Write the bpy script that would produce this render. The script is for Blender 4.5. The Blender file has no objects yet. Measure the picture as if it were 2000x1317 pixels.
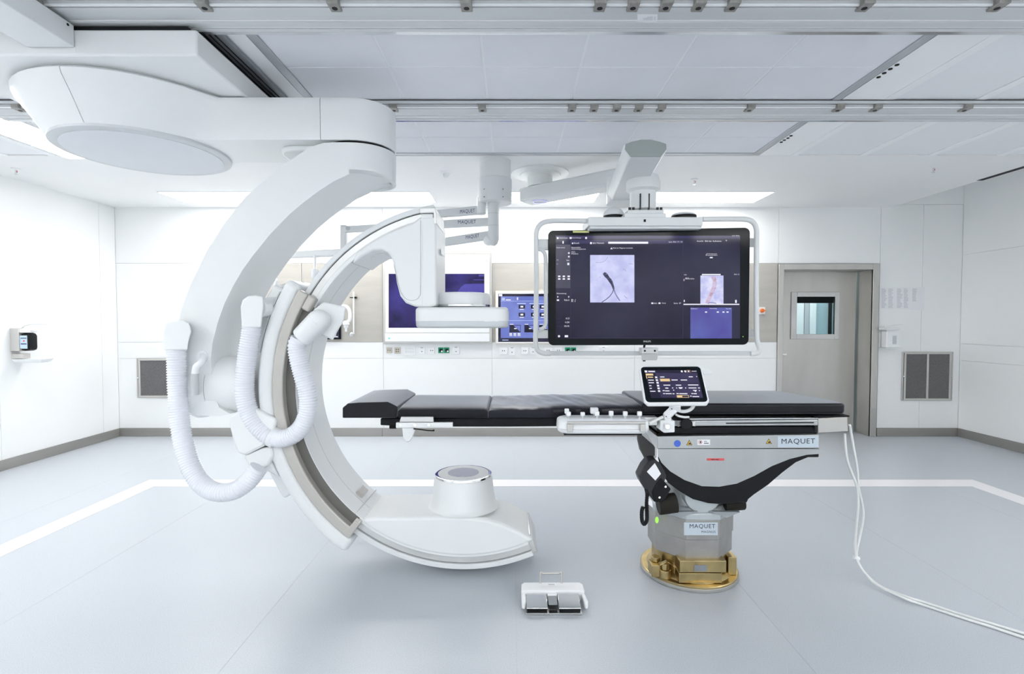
import bpy, bmesh, math, random
from mathutils import Vector, Matrix
PI = math.pi
random.seed(4)
scn = bpy.context.scene
COL = scn.collection

# ------------------------------------------------------------------ camera
CAMH, F = 1.4, 1000.0
TILT = math.atan(0.0305)
cam_d = bpy.data.cameras.new('camera')
cam_d.sensor_width = 36.0
cam_d.lens = 36.0 * F / 2000.0
cam_d.clip_start = 0.05
cam = bpy.data.objects.new('camera', cam_d)
COL.objects.link(cam)
cam.location = (0, 0, CAMH)
cam.rotation_euler = (PI / 2 - TILT, 0, 0)
scn.camera = cam

# ------------------------------------------------------------------ light set-up
scn.view_settings.view_transform = 'Standard'
scn.view_settings.look = 'None'
scn.view_settings.exposure = 0.0
scn.view_settings.gamma = 1.0
scn.view_settings.use_curve_mapping = False
LAMP = 18.2                     # strength of the ceiling luminaires
world = bpy.data.worlds.new('world')
scn.world = world
world.use_nodes = True
world.node_tree.nodes['Background'].inputs[0].default_value = (0.8, 0.85, 0.9, 1)
world.node_tree.nodes['Background'].inputs[1].default_value = 0.5
try:
    scn.cycles.max_bounces = 14
    scn.cycles.diffuse_bounces = 8
    scn.cycles.caustics_reflective = False
    scn.cycles.caustics_refractive = False
except Exception:
    pass

# ------------------------------------------------------------------ geometry of the view: pixel -> point on a real plane
CT, ST = math.cos(TILT), math.sin(TILT)
def ray(px, py):
    a, b = (px - 1000.0) / F, (658.5 - py) / F
    return Vector((a, CT + b * ST, -ST + b * CT))
CAM = Vector((0, 0, CAMH))
def at(px, py, Y):
    d = ray(px, py)
    return CAM + d * (Y / d.y)
def onz(px, py, z):
    d = ray(px, py)
    return CAM + d * ((z - CAMH) / d.z)
def XZ(pts, Y):
    out = []
    for p in pts:
        v = at(p[0], p[1], Y)
        out.append((v.x, v.z))
    return out
class Plane:
    def __init__(s, a, b, c):
        s.o = Vector(a); s.u = (Vector(b) - s.o).normalized()
        n = s.u.cross(Vector(c) - s.o).normalized()
        if n.dot(CAM - s.o) < 0: n = -n
        s.n = n; s.v = n.cross(s.u)
        if s.v.z < 0: s.v = -s.v
    def pt(s, px, py, off=0.0):
        d = ray(px, py); o = s.o + s.n * off
        return CAM + d * ((o - CAM).dot(s.n) / d.dot(s.n))

# ------------------------------------------------------------------ materials
MATS = {}
def mat(name, col, rough=0.45, metal=0.0, var=0.03, scale=6.0, bump=0.0, bscale=40.0, stretch=None, emit=None, es=1.0, spec=None, coat=0.0, sheen=0.0):
    m = bpy.data.materials.new(name); MATS[name] = m
    m.use_nodes = True
    nt = m.node_tree; N = nt.nodes; L = nt.links
    b = N['Principled BSDF']
    b.inputs['Roughness'].default_value = rough
    b.inputs['Metallic'].default_value = metal
    if spec is not None: b.inputs['Specular IOR Level'].default_value = spec
    if sheen: b.inputs['Sheen Weight'].default_value = sheen; b.inputs['Sheen Roughness'].default_value = 0.35; b.inputs['Sheen Tint'].default_value = (0.80, 0.85, 0.93, 1)
    if coat: b.inputs['Coat Weight'].default_value = coat; b.inputs['Coat Roughness'].default_value = 0.05
    tc = N.new('ShaderNodeTexCoord'); mp = N.new('ShaderNodeMapping')
    L.new(tc.outputs['Object'], mp.inputs['Vector'])
    if stretch: mp.inputs['Scale'].default_value = stretch
    nz = N.new('ShaderNodeTexNoise'); nz.inputs['Scale'].default_value = scale; nz.inputs['Detail'].default_value = 4
    L.new(mp.outputs['Vector'], nz.inputs['Vector'])
    cr = N.new('ShaderNodeValToRGB')
    lo = [max(0, c * (1 - var)) for c in col]; hi = [min(1, c * (1 + var)) for c in col]
    cr.color_ramp.elements[0].position = 0.3; cr.color_ramp.elements[1].position = 0.7
    cr.color_ramp.elements[0].color = (*lo, 1); cr.color_ramp.elements[1].color = (*hi, 1)
    L.new(nz.outputs['Fac'], cr.inputs['Fac'])
    L.new(cr.outputs['Color'], b.inputs['Base Color'])
    if emit:
        b.inputs['Emission Color'].default_value = (*emit, 1)
        b.inputs['Emission Strength'].default_value = es
    if bump:
        n2 = N.new('ShaderNodeTexNoise'); n2.inputs['Scale'].default_value = bscale; n2.inputs['Detail'].default_value = 3
        L.new(mp.outputs['Vector'], n2.inputs['Vector'])
        bp = N.new('ShaderNodeBump'); bp.inputs['Strength'].default_value = bump; bp.inputs['Distance'].default_value = 0.01
        L.new(n2.outputs['Fac'], bp.inputs['Height']); L.new(bp.outputs['Normal'], b.inputs['Normal'])
    return m
def screen_mat(name, a, b_, scale=3.0, base=(0.004, 0.004, 0.006), rough=0.08, lo=0.35, hi=0.65, es=1.0):
    """a lit screen: emission between two colours by a noise, under glossy glass"""
    m = mat(name, base, rough, 0, 0.0)
    nt = m.node_tree; N = nt.nodes; L = nt.links; b = N['Principled BSDF']; b.inputs['Specular IOR Level'].default_value = 0.2
    tc = N.new('ShaderNodeTexCoord')
    nz = N.new('ShaderNodeTexNoise'); nz.inputs['Scale'].default_value = scale; nz.inputs['Detail'].default_value = 5
    L.new(tc.outputs['Object'], nz.inputs['Vector'])
    cr = N.new('ShaderNodeValToRGB')
    cr.color_ramp.elements[0].position = lo; cr.color_ramp.elements[1].position = hi
    cr.color_ramp.elements[0].color = (*a, 1); cr.color_ramp.elements[1].color = (*b_, 1)
    L.new(nz.outputs['Fac'], cr.inputs['Fac'])
    L.new(cr.outputs['Color'], b.inputs['Emission Color'])
    b.inputs['Emission Strength'].default_value = es
    return m

WALL = mat('wall_white', (0.86, 0.87, 0.87), 0.42, 0, 0.012, 1.5)
CEIL = mat('ceiling_white', (0.87, 0.875, 0.875), 0.6, 0, 0.012, 1.5)
PLATE = mat('ceiling_plate', (0.84, 0.855, 0.88), 0.5, 0, 0.015, 2)
STRIP = mat('ceiling_strip', (0.90, 0.91, 0.915), 0.5, 0, 0.01, 2)
FILTER = mat('filter_cloth', (0.79, 0.805, 0.85), 0.7, 0, 0.02, 3, 0.1, 300)
FILJ = mat('filter_joint', (0.85, 0.865, 0.89), 0.7, 0, 0.02, 3)
TAUPE = mat('taupe_panel', (0.465, 0.445, 0.405), 0.28, 0, 0.05, 3, stretch=(1, 1, 6))
PLASTIC = mat('white_enamel', (0.80, 0.815, 0.815), 0.32, 0, 0.008, 3)
PLASTIC2 = mat('cool_white_enamel', (0.74, 0.76, 0.765), 0.38, 0, 0.008, 3)
WHITE = mat('bright_white_plastic', (0.86, 0.87, 0.88), 0.3, 0, 0.01, 5)
DISC = mat('pale_grey_cover', (0.70, 0.72, 0.755), 0.5, 0, 0.01, 5)
GREYP = mat('grey_plastic', (0.52, 0.54, 0.55), 0.4, 0, 0.02, 5)
HOSE = mat('corrugated_white', (0.79, 0.81, 0.85), 0.45, 0, 0.01, 8)
BUMPER = mat('warm_grey_bumper', (0.53, 0.51, 0.475), 0.36, 0.25, 0.04, 6)
TRACK = mat('satin_track', (0.70, 0.70, 0.695), 0.3, 0.6, 0.05, 6)
GROOVE_SHADE = mat('groove_shade', (0.16, 0.155, 0.14), 0.5, 0.2, 0.05, 8)
ALU = mat('anodised_aluminium', (0.66, 0.68, 0.69), 0.5, 0.25, 0.02, 5, stretch=(0.3, 8, 8))
ALU_D = mat('grey_slotted_aluminium', (0.30, 0.32, 0.34), 0.45, 0.6, 0.06, 8, stretch=(8, 0.3, 8))
POLISH = mat('polished_strip', (0.72, 0.73, 0.76), 0.14, 0.9, 0.1, 5, stretch=(1, 20, 20))
CAST = mat('cast_bracket', (0.34, 0.33, 0.31), 0.5, 0.6, 0.15, 40, 0.15, 200)
STEEL = mat('brushed_steel', (0.58, 0.565, 0.535), 0.36, 0.85, 0.07, 4, 0.05, 60, stretch=(1, 1, 0.25))
STEEL_C = mat('satin_steel_cover', (0.49, 0.505, 0.505), 0.30, 0.85, 0.06, 4, 0.04, 80, stretch=(1.5, 1, 0.6))
CHROME = mat('chrome', (0.78, 0.79, 0.80), 0.1, 1.0, 0.02, 6)
COLUMN = mat('worn_column_steel', (0.40, 0.392, 0.375), 0.42, 0.75, 0.1, 9, 0.06, 60)
CASTAL = mat('cast_light_alloy', (0.50, 0.54, 0.56), 0.42, 0.35, 0.05, 9)
BRASS = mat('brass', (0.50, 0.39, 0.19), 0.33, 1.0, 0.16, 14, 0.08, 50)
BRONZE = mat('dark_bronze', (0.020, 0.0185, 0.0155), 0.5, 0.0, 0.1, 10, spec=0.12)
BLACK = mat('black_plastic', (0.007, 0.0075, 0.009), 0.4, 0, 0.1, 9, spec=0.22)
BLACKM = mat('black_rubber', (0.009, 0.0095, 0.011), 0.6, 0, 0.1, 9, spec=0.2)
DKGREY = mat('dark_grey_plastic', (0.03, 0.032, 0.036), 0.45, 0, 0.08, 12, spec=0.3)
BEZEL = mat('black_bezel', (0.003, 0.006, 0.008), 0.12, 0, 0.05, 5, spec=0.16)
PAD = mat('black_vinyl_pad', (0.007, 0.008, 0.011), 0.36, 0, 0.2, 5, 0.06, 7, sheen=0.75, spec=0.25, stretch=(2.5, 0.8, 1))
PADW = mat('wrinkled_vinyl_pad', (0.008, 0.0085, 0.014), 0.31, 0, 0.3, 4, 0.45, 6.5, sheen=0.75, spec=0.32, stretch=(2.6, 0.7, 0.8))
MESHM = mat('perforated_grille', (0.15, 0.15, 0.148), 0.6, 0.3, 0.25, 90)
CABLE = mat('white_cable_sheath', (0.78, 0.79, 0.78), 0.4, 0, 0.01, 6)
GREEN = mat('green_socket', (0.0, 0.27, 0.13), 0.4, 0, 0.05, 6)
BEIGE = mat('beige_socket', (0.52, 0.48, 0.41), 0.4, 0, 0.05, 6)
ORANGE = mat('orange_knob', (0.85, 0.20, 0.03), 0.35, 0, 0.1, 20)
YELLOW = mat('warning_yellow', (0.78, 0.47, 0.02), 0.4, 0, 0.03, 6)
YLABEL = mat('pale_yellow_label', (0.70, 0.70, 0.30), 0.5, 0, 0.03, 6)
BLUE = mat('blue_dot', (0.06, 0.14, 0.62), 0.4, 0, 0.03, 6)
RED = mat('red_label', (0.72, 0.10, 0.10), 0.45, 0, 0.05, 6)
PAPER = mat('paper', (0.84, 0.84, 0.86), 0.7, 0, 0.02, 6)
PRINT = mat('grey_print', (0.55, 0.56, 0.60), 0.7, 0, 0.02, 6)
INK = mat('navy_ink', (0.010, 0.018, 0.045), 0.45, 0, 0.02, 6)
INKB = mat('blue_ink', (0.02, 0.03, 0.13), 0.45, 0, 0.02, 6)
TAG = mat('pale_blue_tag', (0.56, 0.63, 0.69), 0.32, 0.2, 0.02, 6)
LIME = mat('lime_reflector', (0.42, 0.85, 0.12), 0.3, 0, 0.02, 6, emit=(0.4, 0.9, 0.1), es=0.4)
TEAL = mat('corridor_wall', (0.45, 0.58, 0.62), 0.5, 0, 0.04, 2)
TAPE = mat('white_floor_tape', (0.86, 0.85, 0.87), 0.3, 0, 0.01, 4)
BOTTLE = mat('blue_bottle', (0.12, 0.32, 0.52), 0.25, 0, 0.1, 20)
LABELW = mat('bottle_label', (0.55, 0.70, 0.85), 0.4, 0, 0.05, 20)
EMIT_B = mat('lamp_diffuser_back_row', (0.9, 0.9, 0.9), 0.5, 0, 0.0, emit=(1.0, 0.99, 0.972), es=LAMP * 0.68)
EMIT = mat('lamp_diffuser', (0.9, 0.9, 0.9), 0.5, 0, 0.0, emit=(1.0, 0.99, 0.972), es=LAMP)
S_DARK = screen_mat('screen_dark', (0.006, 0.005, 0.024), (0.030, 0.031, 0.066), 1.4)
S_PANEL = screen_mat('screen_panel', (0.030, 0.028, 0.085), (0.055, 0.052, 0.13), 2.0)
S_SIDE = screen_mat('screen_sidebar', (0.05, 0.052, 0.085), (0.11, 0.11, 0.15), 2.0)
S_WHITE = screen_mat('screen_white', (0.85, 0.85, 0.95), (0.9, 0.9, 1.0))
S_GREY = screen_mat('screen_grey', (0.25, 0.25, 0.38), (0.3, 0.3, 0.42))
S_XRAY = screen_mat('screen_xray', (0.50, 0.52, 0.83), (0.66, 0.68, 0.95), 14.0)
S_VES = screen_mat('screen_vessel', (0.035, 0.035, 0.09), (0.07, 0.07, 0.14), 30.0)
S_VES2 = screen_mat('screen_vessel_pale', (0.16, 0.16, 0.34), (0.26, 0.26, 0.46), 30.0)
S_RED = screen_mat('screen_reconstruction', (0.50, 0.52, 0.85), (0.78, 0.78, 0.95), 22.0)
S_RED2 = screen_mat('screen_reconstruction_vessel', (0.48, 0.30, 0.42), (0.66, 0.55, 0.75), 40.0)
S_PURP = screen_mat('screen_purple', (0.085, 0.075, 0.34), (0.12, 0.15, 0.46), 2.5)
S_WALL = screen_mat('wall_screen_navy', (0.012, 0.008, 0.05), (0.06, 0.046, 0.30), 2.2)
S_WALL2 = screen_mat('wall_screen_violet', (0.07, 0.058, 0.36), (0.10, 0.085, 0.46), 3.0)
S_TOUCH = screen_mat('touch_screen_blue', (0.14, 0.18, 0.56), (0.24, 0.30, 0.72), 2.5)
S_TOUCHD = screen_mat('touch_screen_button', (0.012, 0.012, 0.03), (0.03, 0.03, 0.06), 9)
S_TOUCHL = screen_mat('touch_screen_light', (0.50, 0.60, 0.95), (0.55, 0.65, 1.0), 4)
S_TAB = screen_mat('tablet_violet', (0.040, 0.034, 0.085), (0.060, 0.052, 0.12), 6)
S_TABD = screen_mat('tablet_dark', (0.016, 0.014, 0.034), (0.022, 0.020, 0.045), 6)
S_GOLD = screen_mat('tablet_gold', (0.82, 0.60, 0.30), (0.92, 0.70, 0.38), 6)
S_BROWN = screen_mat('tablet_brown', (0.22, 0.12, 0.07), (0.28, 0.16, 0.09), 6)
S_CYAN = screen_mat('small_cyan_lamp', (0.2, 0.8, 0.95), (0.3, 0.9, 1.0), 6)
GLASS = bpy.data.materials.new('door_glass'); GLASS.use_nodes = True
_b = GLASS.node_tree.nodes['Principled BSDF']
_b.inputs['Transmission Weight'].default_value = 1.0; _b.inputs['Roughness'].default_value = 0.02
_b.inputs['Base Color'].default_value = (0.86, 0.96, 0.96, 1); _b.inputs['IOR'].default_value = 1.1

# floor: pale blue-grey speckled vinyl
def floor_material():
    m = mat('vinyl_floor', (0.5, 0.54, 0.6), 0.30, 0, 0.02)
    nt = m.node_tree; N = nt.nodes; L = nt.links; b = N['Principled BSDF']
    tc = N.new('ShaderNodeTexCoord')
    n1 = N.new('ShaderNodeTexNoise'); n1.inputs['Scale'].default_value = 260; n1.inputs['Detail'].default_value = 2
    n2 = N.new('ShaderNodeTexNoise'); n2.inputs['Scale'].default_value = 0.9; n2.inputs['Detail'].default_value = 3
    L.new(tc.outputs['Object'], n1.inputs['Vector']); L.new(tc.outputs['Object'], n2.inputs['Vector'])
    r1 = N.new('ShaderNodeValToRGB'); r1.color_ramp.elements[0].position = 0.3; r1.color_ramp.elements[1].position = 0.7
    r1.color_ramp.elements[0].color = (0.44, 0.474, 0.514, 1); r1.color_ramp.elements[1].color = (0.572, 0.604, 0.643, 1)
    L.new(n1.outputs['Fac'], r1.inputs['Fac'])
    r2 = N.new('ShaderNodeValToRGB'); r2.color_ramp.elements[0].color = (0.96, 0.96, 0.96, 1); r2.color_ramp.elements[1].color = (1.03, 1.03, 1.03, 1)
    L.new(n2.outputs['Fac'], r2.inputs['Fac'])
    mx = N.new('ShaderNodeMixRGB'); mx.blend_type = 'MULTIPLY'; mx.inputs['Fac'].default_value = 1
    L.new(r1.outputs['Color'], mx.inputs['Color1']); L.new(r2.outputs['Color'], mx.inputs['Color2'])
    L.new(mx.outputs['Color'], b.inputs['Base Color'])
    r3 = N.new('ShaderNodeMapRange'); r3.inputs['To Min'].default_value = 0.26; r3.inputs['To Max'].default_value = 0.42
    L.new(n2.outputs['Fac'], r3.inputs['Value']); L.new(r3.outputs['Result'], b.inputs['Roughness'])
    return m
FLOOR = floor_material()
SEAM = mat('floor_weld', (0.47, 0.50, 0.55), 0.35, 0, 0.02, 6)

# ------------------------------------------------------------------ mesh builder
def catmull(pts, sub):
    pts = [Vector(p) for p in pts]
    if len(pts) < 3 or sub < 2: return pts
    P = [2 * pts[0] - pts[1]] + pts + [2 * pts[-1] - pts[-2]]
    out = []
    for i in range(1, len(P) - 2):
        a, b, c, d = P[i - 1:i + 3]
        for k in range(sub):
            t = k / sub
            out.append(0.5 * ((2 * b) + (c - a) * t + (2 * a - 5 * b + 4 * c - d) * t * t + (3 * b - a - 3 * c + d) * t ** 3))
    out.append(pts[-1])
    return out
def frame_axes(d):
    d = d.normalized()
    a = Vector((0, 0, 1)) if abs(d.z) < 0.9 else Vector((1, 0, 0))
    u = d.cross(a).normalized()
    return u, u.cross(d).normalized()
_TXT = {}
def text_data(s):
    if s not in _TXT:
        cu = bpy.data.curves.new('t', 'FONT'); cu.body = s; cu.resolution_u = 3; cu.space_character = 1.1; cu.offset = 0.0
        ob = bpy.data.objects.new('t', cu); COL.objects.link(ob)
        dg = bpy.context.evaluated_depsgraph_get()
        me = bpy.data.meshes.new_from_object(ob.evaluated_get(dg))
        V = [(v.co.x, v.co.y) for v in me.vertices]; Fc = [tuple(p.vertices) for p in me.polygons]
        bpy.data.objects.remove(ob); bpy.data.curves.remove(cu); bpy.data.meshes.remove(me)
        x0 = min(v[0] for v in V); x1 = max(v[0] for v in V); y0 = min(v[1] for v in V); y1 = max(v[1] for v in V)
        _TXT[s] = ([((v[0] - x0) / (x1 - x0), (v[1] - y0) / (y1 - y0)) for v in V], Fc)
    return _TXT[s]
class MB:
    def __init__(s): s.v = []; s.f = []; s.m = []; s.mi = 0
    def mat(s, i): s.mi = i; return s
    def add(s, V, Fc):
        o = len(s.v); s.v += [tuple(v) for v in V]
        for f in Fc: s.f.append(tuple(i + o for i in f)); s.m.append(s.mi)
        return s
    def box(s, x0, x1, y0, y1, z0, z1):
        return s.add([(x0, y0, z0), (x1, y0, z0), (x1, y1, z0), (x0, y1, z0), (x0, y0, z1), (x1, y0, z1), (x1, y1, z1), (x0, y1, z1)],
                     [(0, 3, 2, 1), (4, 5, 6, 7), (0, 1, 5, 4), (1, 2, 6, 5), (2, 3, 7, 6), (3, 0, 4, 7)])
    def pbox(s, px0, py0, px1, py1, Y0, Y1):
        a, b = at(px0, py0, Y0), at(px1, py1, Y0)
        return s.box(min(a.x, b.x), max(a.x, b.x), Y0, Y1, min(a.z, b.z), max(a.z, b.z))
    def poly(s, P, vec):
        n = len(P); P = [Vector(p) for p in P]; vec = Vector(vec)
        V = P + [p + vec for p in P]
        return s.add(V, [tuple(range(n)), tuple(range(2 * n - 1, n - 1, -1))] + [(i, (i + 1) % n, n + (i + 1) % n, n + i) for i in range(n)])
    def prism(s, pts, y0, y1): return s.poly([(p[0], y0, p[1]) for p in pts], (0, y1 - y0, 0))
    def prism_z(s, pts, z0, z1): return s.poly([(p[0], p[1], z0) for p in pts], (0, 0, z1 - z0))
    def loft(s, rings, caps=True, closed=True):
        n = len(rings[0]); V = [p for r in rings for p in r]; Fc = []
        for k in range(len(rings) - 1):
            for i in range(n if closed else n - 1):
                j = (i + 1) % n
                Fc.append((k * n + i, k * n + j, (k + 1) * n + j, (k + 1) * n + i))
        if caps: Fc += [tuple(range(n - 1, -1, -1)), tuple(range((len(rings) - 1) * n, len(rings) * n))]
        return s.add(V, Fc)
    def rev(s, p, axis, prof, n=32, caps=True):
        p = Vector(p); axis = Vector(axis).normalized(); u, w = frame_axes(axis)
        return s.loft([[p + axis * h + (u * math.cos(2 * PI * i / n) + w * math.sin(2 * PI * i / n)) * max(r, 1e-5) for i in range(n)] for r, h in prof], caps)
    def cyl(s, a, b, r, r2=None, n=20):
        a, b = Vector(a), Vector(b)
        return s.rev(a, b - a, [(r, 0), (r if r2 is None else r2, (b - a).length)], n)
    def tube(s, pts, r, n=12, sub=6, rf=None, step=None):
        P = catmull(pts, sub)
        if step:
            L = [0]
            for i in range(1, len(P)): L.append(L[-1] + (P[i] - P[i - 1]).length)
            m = max(2, int(L[-1] / step)); Q = []; k = 0
            for i in range(m + 1):
                d = L[-1] * i / m
                while k < len(L) - 2 and L[k + 1] < d: k += 1
                t = (d - L[k]) / max(1e-9, L[k + 1] - L[k]); Q.append(P[k].lerp(P[k + 1], min(1, t)))
            P = Q
        u = None; rings = []
        for i, p in enumerate(P):
            d = (P[min(i + 1, len(P) - 1)] - P[max(i - 1, 0)]).normalized()
            if u is None: u, w = frame_axes(d)
            else:
                u = (u - d * u.dot(d)).normalized(); w = u.cross(d)
            rr = rf(i) if rf else r
            rings.append([p + (u * math.cos(2 * PI * k / n) + w * math.sin(2 * PI * k / n)) * rr for k in range(n)])
        return s.loft(rings)
    def sector(s, cx, cz, r0, r1, a0, a1, y0, y1, n=48):
        rings = []
        for i in range(n + 1):
            a = math.radians(a0 + (a1 - a0) * i / n); c, q = math.cos(a), math.sin(a)
            rings.append([(cx + r0 * c, y0, cz + r0 * q), (cx + r1 * c, y0, cz + r1 * q), (cx + r1 * c, y1, cz + r1 * q), (cx + r0 * c, y1, cz + r0 * q)])
        return s.loft(rings)
    def bar(s, a, b, w, h, w2=None, h2=None, up=(0, 0, 1)):
        a, b = Vector(a), Vector(b); d = (b - a).normalized(); u = d.cross(Vector(up)).normalized(); v = u.cross(d)
        w2 = w if w2 is None else w2; h2 = h if h2 is None else h2
        R = lambda p, w, h: [p - u * w / 2 - v * h / 2, p + u * w / 2 - v * h / 2, p + u * w / 2 + v * h / 2, p - u * w / 2 + v * h / 2]
        return s.loft([R(a, w, h), R(b, w2, h2)])
    def ball(s, c, rx, ry=None, rz=None, n=16, lo=-1.0, hi=1.0):
        ry = ry or rx; rz = rz or rx; rings = []
        for k in range(9):
            a = math.asin(max(-1, min(1, lo))) + (math.asin(max(-1, min(1, hi))) - math.asin(lo)) * k / 8
            rings.append([(c[0] + rx * max(1e-4, math.cos(a)) * math.cos(2 * PI * i / n), c[1] + ry * max(1e-4, math.cos(a)) * math.sin(2 * PI * i / n), c[2] + rz * math.sin(a)) for i in range(n)])
        return s.loft(rings)
    def quad(s, pl, x0, y0, x1, y1, off=0.001, th=0.0006):
        P = [pl.pt(x0, y0, off), pl.pt(x1, y0, off), pl.pt(x1, y1, off), pl.pt(x0, y1, off)]
        return s.poly(P, -pl.n * th)
    def pgon(s, pl, pts, off=0.001, th=0.0006):
        return s.poly([pl.pt(x, y, off) for x, y in pts], -pl.n * th)
    def line(s, pl, pts, w, off=0.001):
        for (a, b) in zip(pts[:-1], pts[1:]):
            dx, dy = b[0] - a[0], b[1] - a[1]; l = math.hypot(dx, dy) or 1
            nx, ny = -dy / l * w / 2, dx / l * w / 2
            s.pgon(pl, [(a[0] + nx, a[1] + ny), (b[0] + nx, b[1] + ny), (b[0] - nx, b[1] - ny), (a[0] - nx, a[1] - ny)], off)
        return s
    def text(s, body, pl, x0, y0, x1, y1, off=0.0012, slope=0.0):
        """body set in the box x0..x1 / y0 (top)..y1 (base)"""
        V, Fc = text_data(body)
        return s.add([pl.pt(x0 + (x1 - x0) * u, y1 + (y0 - y1) * v + slope * u, off) for u, v in V], Fc)

def root_of(o):
    while o.parent: o = o.parent
    return o
def obj(name, mb, mats, parent=None, loc=(0, 0, 0), bevel=0.0, seg=2, angle=38, label=None):
    me = bpy.data.meshes.new(name)
    off = Vector(root_of(parent).location) if parent else Vector(loc)
    me.from_pydata([Vector(v) - off for v in mb.v], [], mb.f)
    if not isinstance(mats, (list, tuple)): mats = [mats]
    for m in mats: me.materials.append(m)
    me.polygons.foreach_set('material_index', mb.m)
    bm = bmesh.new(); bm.from_mesh(me)
    bmesh.ops.recalc_face_normals(bm, faces=bm.faces)
    bm.to_mesh(me); bm.free()
    me.polygons.foreach_set('use_smooth', [True] * len(me.polygons))
    me.set_sharp_from_angle(angle=math.radians(angle))
    me.update()
    o = bpy.data.objects.new(name, me); COL.objects.link(o)
    if parent: o.parent = parent
    else: o.location = off
    if bevel:
        b = o.modifiers.new('edge', 'BEVEL'); b.width = bevel; b.segments = seg; b.limit_method = 'ANGLE'; b.angle_limit = math.radians(38)
    if label: o['label'] = label
    return o
def tag(o, label, cat, group=None, kind=None):
    if label: o['label'] = label
    if cat: o['category'] = cat
    if group: o['group'] = group
    if kind: o['kind'] = kind
    return o
def thing(name, label, cat, loc, group=None, kind=None):
    o = bpy.data.objects.new(name, None); COL.objects.link(o); o.location = loc
    o.empty_display_size = 0.05
    return tag(o, label, cat, group, kind)
def struct(name, mb, m, loc=(0, 0, 0), bevel=0.0, label=None, cat=None):
    return tag(obj(name, mb, m, None, loc, bevel), label, cat, None, 'structure')
def copy_tree(o, parent=None):
    c = o.copy(); COL.objects.link(c)
    if parent: c.parent = parent
    for ch in list(o.children): copy_tree(ch, c)
    return c
def rrect(x0, x1, z0, z1, r, n=5):
    out = []
    for cx, cz, a in ((x1 - r, z1 - r, 0), (x0 + r, z1 - r, 90), (x0 + r, z0 + r, 180), (x1 - r, z0 + r, 270)):
        for k in range(n + 1):
            t = math.radians(a + 90 * k / n); out.append((cx + r * math.cos(t), cz + r * math.sin(t)))
    return out

# =================================================================== THE ROOM
XL, XR, YB, YF, ZC, ZH = -4.78, 5.43, 6.20, -2.6, 2.77, 3.25
XS = 4.55                                                     # the suspended ceiling stops here; beyond it the right side is open and higher
fl = struct('floor', MB().box(XL - .3, XR + .3, YF - .3, YB + .45, -0.1, 0), FLOOR)
for i, x in enumerate((-3.55, -2.36, -1.17, 0.02, 1.21, 2.40, 3.59)):
    obj('seam', MB().box(x - .0015, x + .0015, YF, YB - .02, -0.01, 0.0006), SEAM, fl)
# walls
dl, dr = at(1530, 527, YB), at(1704, 527, YB)                 # door opening
DX0, DX1, DZ = dl.x, dr.x, dl.z
wb = MB().box(XL - .3, DX0 - .01, YB + .012, YB + .3, 0, 3.4).box(DX1 + .01, XR + .3, YB + .012, YB + .3, 0, 3.4).box(DX0 - .01, DX1 + .01, YB + .012, YB + .3, DZ + .01, 3.4)
wall_back = struct('wall_back', wb, WALL)
zr = [0.1, at(0, 700, YB).z, at(0, 668.5, YB).z, at(0, 514.5, YB).z, at(0, 408, YB).z + .05]
def bx(px): return at(px, 600, YB).x
cols = [XL, bx(470), bx(590), bx(748), bx(961), bx(1240), bx(1518.5)]
G = 0.0018
for i in range(len(cols) - 1):
    for k in range(4):
        tp = (k == 2 and i >= 1)
        obj('panel', MB().box(cols[i] + (0.006 if tp else G), cols[i + 1] - (0.006 if tp else G), YB, YB + .0115, zr[k] + G, zr[k + 1] - G), TAUPE if tp else WALL, wall_back, label='taupe glass panel' if tp else None)
xfr = bx(1717)
for a, b, z0, z1 in ((bx(1518.5), xfr, zr[3], zr[4]), (xfr, bx(1800), 0.1, zr[4]), (bx(1800), XR, 0.1, zr[4])):
    obj('panel', MB().box(a + G, b - G, YB, YB + .0115, z0 + G, z1 - G), WALL, wall_back)
obj('panel', MB().box(XS - .1, XR, YB, YB + .0115, zr[4] + G, ZH + .05), WALL, wall_back)
wall_left = struct('wall_left', MB().box(XL - .3, XL - .012, YF, YB + .3, 0, 3.4), WALL)
ys = [YF, -1.24, -0.04, 1.16, 2.36, 3.56, 4.76, 5.96, YB]
for a, b in zip(ys[:-1], ys[1:]):
    obj('panel', MB().box(XL - .0115, XL, a + G, b - G, 0.1, ZC + .05), WALL, wall_left)
wall_right = struct('wall_right', MB().box(XR + .012, XR + .3, YF, YB + .3, 0, 3.4), WALL)
zs = [0.1, 0.93, 1.13, 2.2, ZH + .05]
for z0, z1 in zip(zs[:-1], zs[1:]):
    for a, b in ((YF, 0.2), (0.2, 3.2), (3.2, YB)):
        obj('panel', MB().box(XR, XR + .0115, a + G, b - G, z0 + G, z1 - G), WALL, wall_right)
struct('wall_front', MB().box(XL - .3, XR + .3, YF - .3, YF, 0, 3.4), WALL)
# baseboards
BASEM = mat('baseboard_steel', (0.36, 0.35, 0.33), 0.42, 0.55, 0.06, 3, stretch=(0.5, 0.5, 4))
bb = thing('baseboard_back', None, None, (0, YB, 0), kind='structure')
for a, b in ((XL, bx(745)), (bx(745), bx(1240)), (bx(1240), bx(1519.5)), (xfr, XR)):
    obj('strip', MB().box(a + .001, b - .001, YB - .012, YB + .011, 0, 0.1), BASEM, bb, bevel=.002)
struct('baseboard_left', MB().box(XL - .011, XL + .012, YF, YB - .013, 0, 0.1), BASEM, bevel=.002)
struct('baseboard_right', MB().box(XR - .012, XR + .011, YF, YB - .013, 0, 0.1), BASEM, bevel=.002)

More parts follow.
